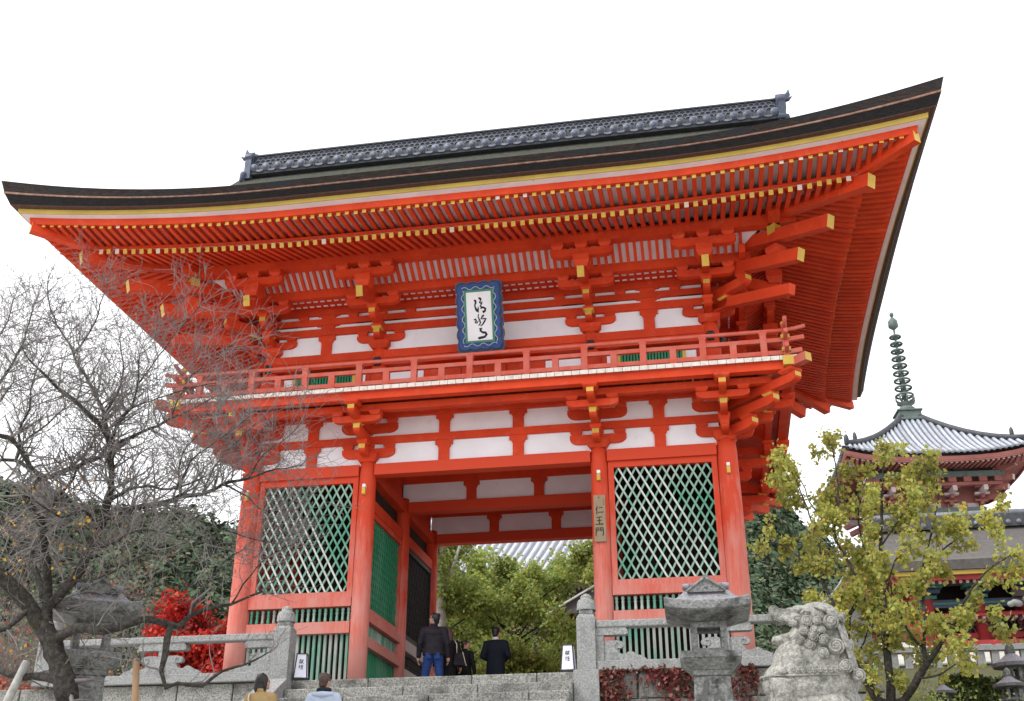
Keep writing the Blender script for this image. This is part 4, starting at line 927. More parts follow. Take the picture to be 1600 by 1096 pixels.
shrine_lantern('stone_lantern', 'dark mossy stone lantern seen through the bare tree on the left', (-3.99, -7.1, -2.49), R(34), 1.05, False)

def round_lantern(name, label, loc, sc, rot=0, group=None):
    t = thing(name, label, 'stone lantern', (0, 0, 0), group); L = M['lantern']
    ob('base', MB().lathe([(.36, 0), (.36, .1), (.26, .18), (.2, .2)], 6), L, t); ob('shaft', MB().lathe([(.15, .2), (.13, .5), (.16, .55), (.13, .6), (.14, .95)], 14), L, t)
    ob('platform', MB().lathe([(.15, .95), (.33, 1.06), (.33, 1.13), (.2, 1.14)], 6, smooth=False), L, t)
    mb = MB()
    for k in range(6):
        a = k*math.pi/3; mb.box(.2*math.cos(a)-.04, .2*math.cos(a)+.04, .2*math.sin(a)-.04, .2*math.sin(a)+.04, 1.14, 1.44)
    mb.lathe([(.23, 1.40), (.23, 1.45)], 6); ob('fire_box', mb, L, t)
    ob('roof', MB().lathe([(.2, 1.44), (.46, 1.46), (.50, 1.54), (.40, 1.57), (.25, 1.66), (.13, 1.76), (.11, 1.78)], 12, smooth=False), M['lantern_roof'], t)
    ob('jewel', MB().lathe([(.09, 1.78), (.13, 1.82), (.08, 1.85), (.11, 1.92), (.08, 1.99), (.01, 2.05)], 12), L, t)
    return place(t, loc, rot, sc)

# ------------------------------------------------------------------ guardian lion on its plinth
def lion():
    LZ = -2.66                                   # top of the plinth
    t = thing('guardian_lion', 'weathered stone guardian lion with open jaws and curled mane, facing left', 'stone lion', (0, 0, 0))
    st = M['lion']
    k = 1/990.0; kz = 1/1165.0
    def P(a, b, y=0.0):
        if a < 600: a = 600-(600-a)*(.86+.14*smooth((b-600)/200))
        return Vector(((a-600)*k, y, (1096-b)*kz))
    mb = MB()
    def cap(p0, p1, r0, r1, n=6, fl=1.0):
        p0, p1 = Vector(p0), Vector(p1)
        for i in range(n+1):
            q = p0.lerp(p1, i/n); r = r0+(r1-r0)*i/n; mb.ell(q, (r, r*fl, r), None, 14, 9)
    E = mb.ell
    # chest, neck, back, body
    E(P(560, 820), (.36, .27, .34), None, 20, 12); E(P(560, 1000), (.47, .31, .30), None, 20, 12); E(P(640, 560), (.255, .215, .30), None, 18, 12); E(P(760, 760), (.235, .23, .36), None, 18, 12); E(P(800, 980), (.22, .27, .26), None, 16, 10)
    E(P(330, 760), (.10, .17, .20), (0, .35, 0), 14, 10); E(P(275, 970), (.13, .22, .17), None, 14, 10)
    E(P(800, 340), (.14, .20, .20), None, 16, 10); E(P(860, 560), (.12, .21, .26), None, 16, 10); E(P(900, 780), (.12, .22, .2), None, 16, 10)
    # skull, brow, muzzle
    E(P(685, 258), (.205, .20, .165), (0, -.10, 0), 20, 12); E(P(530, 178), (.115, .16, .066), (0, .12, 0), 14, 8); E(P(560, 330), (.10, .165, .10), None, 14, 9); E(P(760, 300), (.16, .19, .19), None, 16, 10)
    cap(P(480, 268), P(262, 190), .092, .062, 8, 1.5); E(P(226, 148), (.055, .085, .056), None, 12, 8); E(P(215, 185), (.04, .09, .045), None, 12, 8)
    for s in (-1, 1):
        cap(P(215, 212, s*.072), P(440, 330, s*.13), .034, .042, 6); E(P(400, 190, s*.07), (.06, .04, .05), None, 10, 7)
    # lower jaw: tongue-thick slab with lip
    for s in (-1, 1): cap(P(205, 500, s*.055), P(430, 490, s*.12), .036, .06, 6)
    E(P(260, 512), (.09, .105, .042), (0, .05, 0), 12, 8); E(P(400, 395), (.08, .075, .11), None, 12, 8); cap(P(360, 495), P(480, 420), .05, .09, 4, 1.3); cap(P(310, 580), P(420, 530), .04, .10, 4, 1.4)
    E(P(450, 470), (.09, .17, .12), None, 12, 8)
    body = remesh(ob('body', mb, st, t, (0, 0, 0)), .009, 3)
    # rest of the sitting body below the collar
    mb = MB()
    def leg(y):
        mb.tube([(-.30, y, .10), (-.36, y, -.25), (-.38, y, -.55)], [.15, .115, .10], 12); mb.ell((-.44, y, -.60), (.15, .10, .07), None, 12, 8)
        for q in (-.06, 0, .06): mb.ell((-.56, y+q, -.62), (.05, .033, .045), None, 8, 6)
        mb.ell((.14, y*1.25, -.34), (.25, .13, .30), None, 14, 10); mb.ell((.0, y*1.35, -.60), (.22, .10, .07), None, 12, 8)
    leg(-.17); leg(.17); mb.ell((.0, 0, -.12), (.43, .27, .34), None, 18, 12)
    o = remesh(ob('haunches', mb, st, t, (0, 0, 0)), .02, 3)
    mb = MB(); mb.tube([(.30, 0, -.5), (.42, 0, -.45), (.45, 0, -.30), (.42, 0, -.2)], [.09, .13, .12, .03], 10); remesh(ob('tail', mb, st, t), .02, 2)
    # collar and bells
    ring_ = []
    for i in range(41):
        a = 2*math.pi*i/40; ring_.append((-.045+.475*math.cos(a), .315*math.sin(a), .133+.012*math.cos(2*a)))
    ob('collar', MB().tube(ring_, .012, 6), st, t)
    for s in (-1, 1):
        ob('bell', MB().ell(P(290, 905, s*.255), (.05, .05, .03)).tube([P(255, 915, s*.285), P(325, 915, s*.285)], .008, 5), st, t)
        for i in range(9):                       # band of small waves above the collar
            a = P(420+i*52, 885, 0); y = s*(.31-.00002*(i-3)**2*100*.6)
            pts = [Vector((a.x-.024+.048*j/10, y+s*.012, a.z+.022*math.sin(j*.63))) for j in range(11)]
            ob('collar_wave', MB().tube(pts, .0065, 5).tube([p-Vector((0, 0, .026)) for p in pts], .0065, 5), st, t)
    # spiral curls of the mane
    curls = [(800, 350, 76, .215), (570, 335, 58, .205), (665, 345, 46, .215), (530, 440, 52, .19), (640, 445, 56, .205), (615, 515, 54, .205), (715, 560, 58, .215), (475, 555, 50, .175), (572, 602, 58, .20), (820, 640, 78, .235), (690, 712, 56, .235), (890, 862, 66, .24), (1000, 960, 66, .20), (700, 445, 40, .215)]
    for a, b, r, y in curls:
        for s in (-1, 1):
            c = P(a, b, s*y); rr = r*k
            mb = MB().ell(c, (rr*.98, .068, rr*.98), None, 16, 9)
            pts = []; m = 34
            for i in range(m+1):
                q = i/m; ang = -1.2+q*2.3*2*math.pi; rad = rr*(.95-.83*q); pts.append(c+Vector((rad*math.cos(ang)*s*-1, s*(.040+.030*q), rad*math.sin(ang))))
            mb.tube(pts, [rr*(.16-.04*i/m) for i in range(m+1)], 7)
            ob('mane_curl', mb, st, t)
    # combed mane strands down the back of head and neck
    for s in (-1, 1):
        for i in range(11):
            y = s*(.015+i*.019); q = i*11
            pts = [P(600+q*.6, 112+q*.5, y), P(740+q*.2, 130+q*.8, y*1.05), P(845-q*.2, 190+q*1.0, y*1.1), P(925-q*.5, 330+q*.7, y*1.1), P(955-q*.5, 520+q*.3, y*1.15), P(1000-q*.6, 720+q*.2, y*1.2), P(1030-q*.6, 930, y*1.25)]
            ob('mane_strand', MB().tube(pts, [.008, .013, .016, .017, .017, .017, .013], 7), st, t)
        ob('ear', MB().ell(P(915, 305, s*.13), (.045, .05, .075), (0, .5, 0)).tube([P(880, 280, s*.17), P(905, 345, s*.18), P(935, 350, s*.16)], .012, 6), st, t)
        ob('mane_tuft', MB().ell(P(955, 620, s*.10), (.05, .06, .08), (0, .4, 0)), st, t)
        e = P(575, 240, s*.185); ob('eye', MB().ell(e, (.032, .02, .024)).tube([e+Vector((-.05, s*.01, 0)), e+Vector((-.02, s*.016, .03)), e+Vector((.04, s*.01, .012))], .014, 6), st, t)
        for j, (a0, b0, rr) in enumerate(((485, 300, 48), (500, 310, 26))):   # cheek folds
            ob('cheek_fold', MB().tube([P(a0+rr*math.cos(x), b0-rr*math.sin(x), s*(.165+.004*j)) for x in np.linspace(-.6, 2.9, 12)], .0085, 5), st, t)
        for i in range(8):                       # teeth
            q = i/7; p = P(225+q*190, 250+q*105, s*(.075+.045*q)); ob('tooth', MB().frus(p.x, p.y, p.z-.022, p.z+.02, .010, .009, .0135, .011), st, t)
        ob('nostril', MB().ell(P(200, 140, s*.05), (.018, .016, .012)), M['rubble_dark'], t)
    ob('mouth_shade', MB().ell(P(400, 400), (.10, .10, .085), (0, .5, 0)), M['hill'], t)  # very dark ellipsoid standing in for the shade inside the open stone mouth
    place(t, (5.455, -9.72, -1.865), R(0), 1.0)
    pl_ = thing('lion_plinth', 'tall stone plinth under the guardian lion', 'plinth', (5.3, -9.7, -5.1))
    for i, (h0, h1, a, b) in enumerate(((-5.1, -4.8, 1.05, .75), (-4.8, -3.2, .82, .55), (-3.2, -2.85, .95, .66), (-2.85, -2.53, .78, .5))):
        bevel(ob('plinth_stone', MB().box(5.4-a, 5.4+a, -9.7-b, -9.7+b, h0, h1-.004), M['lantern'], pl_), .02)
lion()

# ------------------------------------------------------------------ people
SK = mat('skin', (0.50, 0.30, 0.21), (0.42, 0.24, 0.17), scale=6, rough=0.55)
def cloth(name, c, v=.8, rough=.8, spec=.2, bump=.3, bs=9): return mat(name, c, tuple(x*v for x in c), scale=5, rough=rough, spec=spec, bump=bump, bscale=bs)
HAIR = mat('black_hair', (0.010, 0.009, 0.011), (0.022, 0.018, 0.02), scale=30, rough=0.45, stretch=(1, 1, .15)); HAIR_B = mat('brown_hair', (0.045, 0.024, 0.018), (0.075, 0.04, 0.03), scale=30, rough=0.5, stretch=(1, 1, .15))
def chain(mb, pts, radii, n=12, dense=4):
    for (p0, r0), (p1, r1) in zip(list(zip(pts, radii))[:-1], list(zip(pts, radii))[1:]):
        p0, p1 = Vector(p0), Vector(p1)
        for i in range(dense+1):
            q = i/dense; a, b = [(v,)*3 if not hasattr(v, '__len__') else v for v in (r0, r1)]; r = tuple(u+(v-u)*q for u, v in zip(a, b))
            mb.ell(p0.lerp(p1, q), r, None, n, 7)
    return mb
def loft(mb, secs, n=20):                       # secs: (x, y, z, rx, ry)
    vs = []
    for x, y, z, rx, ry in secs:
        for j in range(n):
            a = 2*math.pi*j/n; vs.append((x+rx*math.cos(a), y+ry*math.sin(a), z))
    k = len(secs); fs = [(i*n+j, i*n+(j+1) % n, (i+1)*n+(j+1) % n, (i+1)*n+j) for i in range(k-1) for j in range(n)]+[tuple(range(n-1, -1, -1)), tuple(range((k-1)*n, k*n))]
    return mb.add(vs, fs, 0, True)
def person(name, label, h, loc, rot, head_yaw, head_pitch, arms, legs, top, trousers, hair, hair_style='short', coat=False, extras=None, slim=1.0, shoe=None):
    """Figure faces +Y. arms: {side: (elbow, wrist)} relative to a 1.75 m figure; legs: {side: (knee, ankle)}."""
    t = thing('person', label, 'person', (0, 0, 0)); s = h/1.75
    w_ = slim
    head_c = Vector((0, .015, 1.625)); M3 = Euler((head_pitch, 0, head_yaw)).to_matrix()
    def Hd(x, y, z): return head_c+M3 @ Vector((x, y, z))
    mb = MB()
    mb.ell(Hd(0, -.005, .015), (.078, .095, .105), None, 18, 12); mb.ell(Hd(0, .03, -.055), (.056, .062, .062), None, 14, 9); chain(mb, [(0, -.01, 1.44), Hd(0, -.01, -.06)], [.058, .052])
    mb.ell(Hd(0, .10, -.012), (.014, .022, .022)); mb.ell(Hd(0, .083, -.062), (.026, .014, .010)); mb.ell(Hd(0, .075, .028), (.05, .02, .016)); mb.ell(Hd(0, .072, -.095), (.024, .022, .018))
    for sx in (-1, 1): mb.ell(Hd(sx*.079, -.012, -.008), (.012, .022, .033)); mb.ell(Hd(sx*.035, .07, -.03), (.026, .02, .022))
    chain(mb, [(0, 0, .95), (0, 0, 1.1), (0, -.01, 1.28), (0, -.015, 1.4)], [(.155*w_, .11, .11), (.135*w_, .10, .1), (.165*w_, .11, .1), (.14*w_, .09, .07)], 16, 4)
    for sd in (-1, 1):
        el, wr = arms[sd]; sh = (sd*.185*w_, -.015, 1.40); chain(mb, [sh, el, wr], [.056, .043, .031], 10, 5)
        kn, an = legs[sd]; chain(mb, [(sd*.09, 0, .93), kn, an], [.09, .062, .045], 12, 5); chain(mb, [an, (an[0]+sd*.02, an[1]+.14, .045)], [.045, .04], 8, 4)
    body = remesh(ob('body', mb, SK, t, (0, 0, 0)), .0115, 3)
    for sd in (-1, 1):                           # hands: palm, four fingers, thumb
        el, wr = [Vector(v) for v in arms[sd]]; d = (wr-el).normalized(); x = d.cross(Vector((0, 1, 0))).normalized() if abs(d.y) < .9 else Vector((1, 0, 0)); z = x.cross(d)
        mb = MB(); pc = wr+d*.05; mb.tube([wr-d*.01, wr+d*.03, wr+d*.09], [.026, .036, .034], 8)
        for i in range(4):
            o = z*(-.027+.018*i); L = (.062, .074, .070, .054)[i]; b = wr+d*.09+o
            mb.tube([b, b+d*L*.5+x*.006*-sd, b+d*L*.85-x*.022*sd, b+d*L*.9-x*.045*sd], [.0095, .009, .0085, .007], 6)
        tb_ = wr+d*.03-z*.03; mb.tube([tb_, tb_+d*.035-z*.022, tb_+d*.07-z*.024-x*.01*sd], [.012, .011, .009], 6); ob('hand', mb, SK, t)
        ob('eye', MB().ell(Hd(sd*.034, .086, .002), (.011, .006, .006), None, 8, 6), M['ink'], t)
        an = legs[sd][1]; ob('shoe', chain(MB(), [(an[0], an[1]-.03, .05), (an[0]+sd*.015, an[1]+.08, .045), (an[0]+sd*.025, an[1]+.17, .035)], [(.045, .06, .05), (.048, .06, .042), (.042, .05, .03)], 12, 3), shoe or M['ink'], t)
    mb = MB()
    for sd in (-1, 1):
        kn, an = legs[sd]; an2 = Vector(an)+Vector((0, 0, .03)); chain(mb, [(sd*.092, 0, .90), kn, an2], [.112, .082, .068], 14, 6)
    mb.ell((0, -.01, .93), (.175*w_, .125, .11), None, 16, 9); o = remesh(ob('trousers', mb, trousers, t), .013, 2)
    for sd in (-1, 1): ob('back_pocket', MB().box(sd*.085-.055, sd*.085+.055, -.145, -.128, .82, .93), trousers, t) if not coat else None
    mb = MB(); low_ = .62 if coat else .90
    secs = [(0, -.005, low_, .205*w_, .145), (0, -.005, (low_+1.0)/2+.05, .195*w_, .14), (0, -.01, 1.12, .178*w_, .135), (0, -.015, 1.28, .20*w_, .142), (0, -.018, 1.38, .20*w_, .125), (0, -.015, 1.44, .155*w_, .095), (0, -.012, 1.475, .085, .075)]
    loft(mb, secs, 24)
    for sd in (-1, 1):
        el, wr = arms[sd]; sh = (sd*.19*w_, -.015, 1.385); chain(mb, [(sd*.12*w_, -.015, 1.40), sh], [.075, .084]); w2 = Vector(el).lerp(Vector(wr), .93); chain(mb, [sh, el, w2], [.082, .066, .052], 12, 6)
    o = remesh(ob('jacket', mb, top, t), .0125, 3)
    mb = MB(); loft(mb, [(0, -.012, 1.455, .082, .078), (0, -.014, 1.50, .072, .072), (0, -.018, 1.52, .074, .074)], 20); ob('collar', mb, (extras or {}).get('collar', top), t)
    mb = MB()
    if hair_style == 'short':
        mb.ell(Hd(0, -.022, .03), (.086, .098, .105), None, 20, 12); mb.ell(Hd(0, -.06, -.03), (.066, .05, .07), None, 14, 9); mb.ell(Hd(0, .045, .085), (.066, .05, .04), None, 14, 8)
        for sx in (-1, 1): mb.ell(Hd(sx*.07, .01, .02), (.018, .04, .045), None, 10, 7)
    else:
        lo_ = -.13 if hair_style == 'bob' else -.30
        mb.ell(Hd(0, -.018, .03), (.094, .106, .108), None, 20, 12)
        chain(mb, [Hd(0, -.05, 0), Hd(0, -.06, lo_*.6), Hd(0, -.055, lo_)], [(.094, .072, .08), (.098, .07, .07), (.085, .055, .045)], 16, 5)
        for sx in (-1, 1): chain(mb, [Hd(sx*.075, .015, .04), Hd(sx*.085, .0, -.05), Hd(sx*.075, -.01, lo_+.01)], [(.03, .05, .05), (.025, .045, .05), (.02, .03, .03)], 10, 5)
    hr = random.Random(len(label))
    for i in range(16): 
        a = hr.uniform(-2.6, 2.6); mb.ell(Hd(.06*math.sin(a), -.03+.06*math.cos(a)*-.6, .09+hr.uniform(-.02, .02)), (.028, .028, .03), None, 8, 5)
    remesh(ob('hair', mb, hair, t), .009, 1)
    if extras and 'fn' in extras: extras['fn'](t)
    return place(t, loc, rot, s)
LEG_STAND = {-1: ((-.10, .02, .50), (-.10, -.02, .09)), 1: ((.10, .02, .50), (.105, -.02, .09))}
LEG_WIDE = {-1: ((-.16, .03, .50), (-.21, -.02, .09)), 1: ((.13, .03, .50), (.17, .0, .09))}
ARM_DOWN = {-1: ((-.275, -.04, 1.13), (-.30, .04, .88)), 1: ((.275, -.04, 1.13), (.29, .04, .88))}
ARM_FRONT = {-1: ((-.285, -.03, 1.14), (-.12, .19, 1.05)), 1: ((.285, -.03, 1.14), (.12, .19, 1.05))}
LEATH = mat('dark_leather', (0.013, 0.011, 0.016), (0.024, 0.021, 0.03), scale=7, rough=0.62, spec=.16, bump=0.5, bscale=14)
JEANS = cloth('blue_denim', (0.022, 0.055, 0.20), .6); SUIT = cloth('navy_suit', (0.010, 0.013, 0.024)); BLK = cloth('black_coat', (0.010, 0.010, 0.011)); BEIGE = cloth('camel_coat', (0.38, 0.26, 0.12)); PALEBLUE = cloth('pale_blue_hoodie', (0.42, 0.48, 0.60)); SCARF = cloth('dark_scarf', (0.015, 0.02, 0.03)); WHITEC = cloth('white_shirt', (0.75, 0.75, 0.76)); CREAM = cloth('cream_strap', (0.65, 0.58, 0.50))
def jacket_seams(t):
    ob('yoke_seam', MB().tube([(-.19, -.14, 1.31), (-.1, -.172, 1.305), (0, -.178, 1.30), (.1, -.172, 1.305), (.19, -.14, 1.31)], .006, 5), LEATH, t)
    ob('hem_band', loft(MB(), [(0, -.005, .895, .212, .152), (0, -.005, .935, .21, .15)], 24), LEATH, t)
person('person', 'man in a dark leather jacket and blue jeans looking up to the left', 1.75, (-1.07, .62, FL), R(8), R(62), R(22), ARM_DOWN, LEG_WIDE, LEATH, JEANS, HAIR, 'short', False, {'fn': jacket_seams}, 1.08)
person('person', 'man in a dark navy suit with a white collar, seen from behind', 1.73, (-.10, 2.15, FL), R(-4), R(-8), R(-4), ARM_FRONT, LEG_STAND, SUIT, SUIT, HAIR, 'short', True, {'collar': WHITEC}, 1.06)
person('person', 'short-haired person in a black jacket with the face turned to the right', 1.40, (-.68, 1.75, FL), R(-20), R(-50), R(6), ARM_DOWN, LEG_STAND, BLK, BLK, HAIR, 'short', False, None, 1.0)
def shoulder_bag(t):
    o = bevel(ob('shoulder_bag', MB().frus(.26, -.10, .86, 1.16, .15, .07, .12, .05), LEATH, t), .03)
    ob('bag_strap', MB().tube([(.20, -.14, 1.15), (.19, -.16, 1.35), (.14, -.05, 1.46), (.20, .06, 1.3), (.30, .0, 1.15)], .012, 6), CREAM, t); ob('bag_edge', MB().tube([(.33, -.165, 1.17), (.42, -.172, .86)], .010, 6), CREAM, t)
person('person', 'woman with long brown hair and a black shoulder bag half hidden behind the leather-jacketed man', 1.55, (-.90, 1.15, FL), R(15), R(25), R(0), ARM_DOWN, LEG_STAND, BLK, BLK, HAIR_B, 'long', True, {'fn': shoulder_bag}, .95)
def cross_strap(t): ob('bag_strap', MB().tube([(-.15, -.10, 1.45), (-.12, -.172, 1.36), (-.06, -.172, 1.24), (.04, -.165, 1.10), (.16, -.12, .95)], .011, 6), CREAM, t)
person('person', 'woman with a black bob and camel coat climbing the stairs, pale bag strap', 1.60, (-1.69, -6.45, FL-RI*11-.002), R(-8), R(-42), R(8), ARM_DOWN, LEG_STAND, BEIGE, BLK, HAIR, 'bob', True, {'fn': cross_strap, 'collar': BEIGE}, .98)
def hood(t): remesh(ob('hood', chain(MB(), [(-.12, -.06, 1.43), (0, -.13, 1.42), (.12, -.06, 1.43)], [(.06, .06, .04), (.08, .06, .05), (.06, .06, .04)], 12, 6), PALEBLUE, t), .012, 2); ob('scarf', MB().tube([(.085*math.cos(a), -.012+.085*math.sin(a), 1.50) for a in np.linspace(0, 6.28, 20)], .032, 8), SCARF, t)
person('person', 'brown-haired person in a pale blue hoodie and dark scarf climbing the stairs', 1.58, (-.79, -6.45, FL-RI*11-.002), R(6), R(-20), R(4), ARM_DOWN, LEG_STAND, PALEBLUE, BLK, HAIR_B, 'short', False, {'fn': hood, 'collar': SCARF}, .98)

# ------------------------------------------------------------------ trees
def wobble(pts, rr, seed, step=.12, amp=.012):
    """Finer, slightly crooked copy of a limb."""
    r = random.Random(seed); P = [Vector(p) for p in pts]; out = []; rad = []
    for i in range(len(P)-1):
        n = max(1, int((P[i+1]-P[i]).length/step))
        p0 = P[max(i-1, 0)]; p3 = P[min(i+2, len(P)-1)]
        for k in range(n):
            t = k/n; a, b = P[i], P[i+1]
            q = 0.5*((2*a)+(b-p0)*t+(2*p0-5*a+4*b-p3)*t*t+(3*a-p0-3*b+p3)*t**3)
            j = amp*(0 if i == 0 and k == 0 else 1); out.append(q+Vector((r.uniform(-j, j), r.uniform(-j, j), r.uniform(-j, j)))); rad.append(rr[i]+(rr[i+1]-rr[i])*t)
    out.append(P[-1]); rad.append(rr[-1]); return out, rad
def grow(mb, tips, start, d, L, rad, depth, r, up=.15, spread=.9, kids=(2, 4), n=4, crook=.35, dens=1.0):
    """One twig and its side twigs."""
    k = max(3, int(L/.09)); p = Vector(start); d = Vector(d).normalized(); pts = [p.copy()]; rs = [rad]
    for i in range(k):
        d = (d+Vector((r.gauss(0, crook*.35), r.gauss(0, crook*.35), r.gauss(0, crook*.35)+up*.12))).normalized(); p = p+d*L/k; pts.append(p.copy()); rs.append(max(.0026, rad*(1-.72*(i+1)/k)))
    mb.tube(pts, rs, n if depth > 0 else 3, 0, False); tips.append(pts)
    if depth <= 0: return
    for _ in range(max(1, int(r.randint(*kids)*dens))):
        i = r.randint(max(1, k//5), k); dd = (pts[i]-pts[i-1]).normalized(); o = Vector((r.gauss(0, 1), r.gauss(0, 1), r.gauss(0, 1)+up)); o -= dd*o.dot(dd); o = o.normalized() if o.length > 1e-4 else Vector((0, 0, 1))
        grow(mb, tips, pts[i], dd*.75+o*spread, L*r.uniform(.38, .66), max(.0036, rs[i]*.62), depth-1, r, up, spread, kids, n, crook, dens)
def limbs_tree(name, label, cat, limbs, seed, spacing, twig_len, mats, depth=2, twig_r=.009, up=.25, dens=1.0, minr=.0, group=None, thin=1.0, reps=1):
    r = random.Random(seed); base = limbs[0][0]; t = thing(name, label, cat, (base[0], base[1], base[2]-.9), group); tips = []
    big = MB(); tw = MB()
    for li, L in enumerate(limbs):
        pts, rad = wobble([p[:3] for p in L], [p[3]*thin for p in L], seed+li)
        big.tube(pts, [max(q, .006)*(1+.10*r.uniform(-1, 1)) for q in rad], 8 if max(rad) > .03 else 6, 0, True)
        acc = 0.0
        for i in range(1, len(pts)):
            acc += (pts[i]-pts[i-1]).length
            if rad[i] < .075 and acc > spacing*r.uniform(.6, 1.4)*(1 if reps == 1 or pts[i].z > .25 else 3.4) and rad[i] > minr:
              acc = 0
              for _ in range(reps if pts[i].z > .25 else 1):
                d = (pts[i]-pts[i-1]).normalized(); o = Vector((r.gauss(0, 1), r.gauss(0, .8), r.gauss(0, 1)+.35)); o -= d*o.dot(d); o = o.normalized()
                grow(tw, tips, pts[i], d*.55+o, twig_len*r.uniform(.45, 1.15), min(twig_r*1.5, max(.004, rad[i]*.5)), depth, r, up, .85, (2, 4), 4, .45, dens)
        p = pts[-1]; d = (pts[-1]-pts[-2]).normalized()
        for _ in range(3): grow(tw, tips, p, d+Vector((r.gauss(0, .4), r.gauss(0, .4), r.gauss(0, .4))), twig_len*r.uniform(.4, .8), max(.004, rad[-1]*.8), max(0, depth-1), r, up, .85, (2, 4), 4, .45, dens)
    ob('trunk', big, mats[0], t); tag(ob('twigs', tw, mats[1], t), kind='stuff')
    return t, tips
def leaf_crown(t, tips, n, size, m, seed, jitter=.05, name='leaves', tail=.35, droop=.4):
    r = np.random.default_rng(seed); P = []
    for _ in range(n):
        q = tips[int(r.integers(len(tips)))]; i = r.uniform(tail, 1)*(len(q)-1); a = q[int(i)]; b = q[min(int(i)+1, len(q)-1)]; P.append(a.lerp(b, i % 1))
    P = np.array([tuple(p) for p in P])+r.normal(0, jitter, (n, 3)); V_, F_ = leaves(P, size, seed, .8, .3, droop)
    o = link(name, np_mesh(name, V_-np.array(W0[t.name]), F_, m), t); tag(o, kind='stuff'); return o

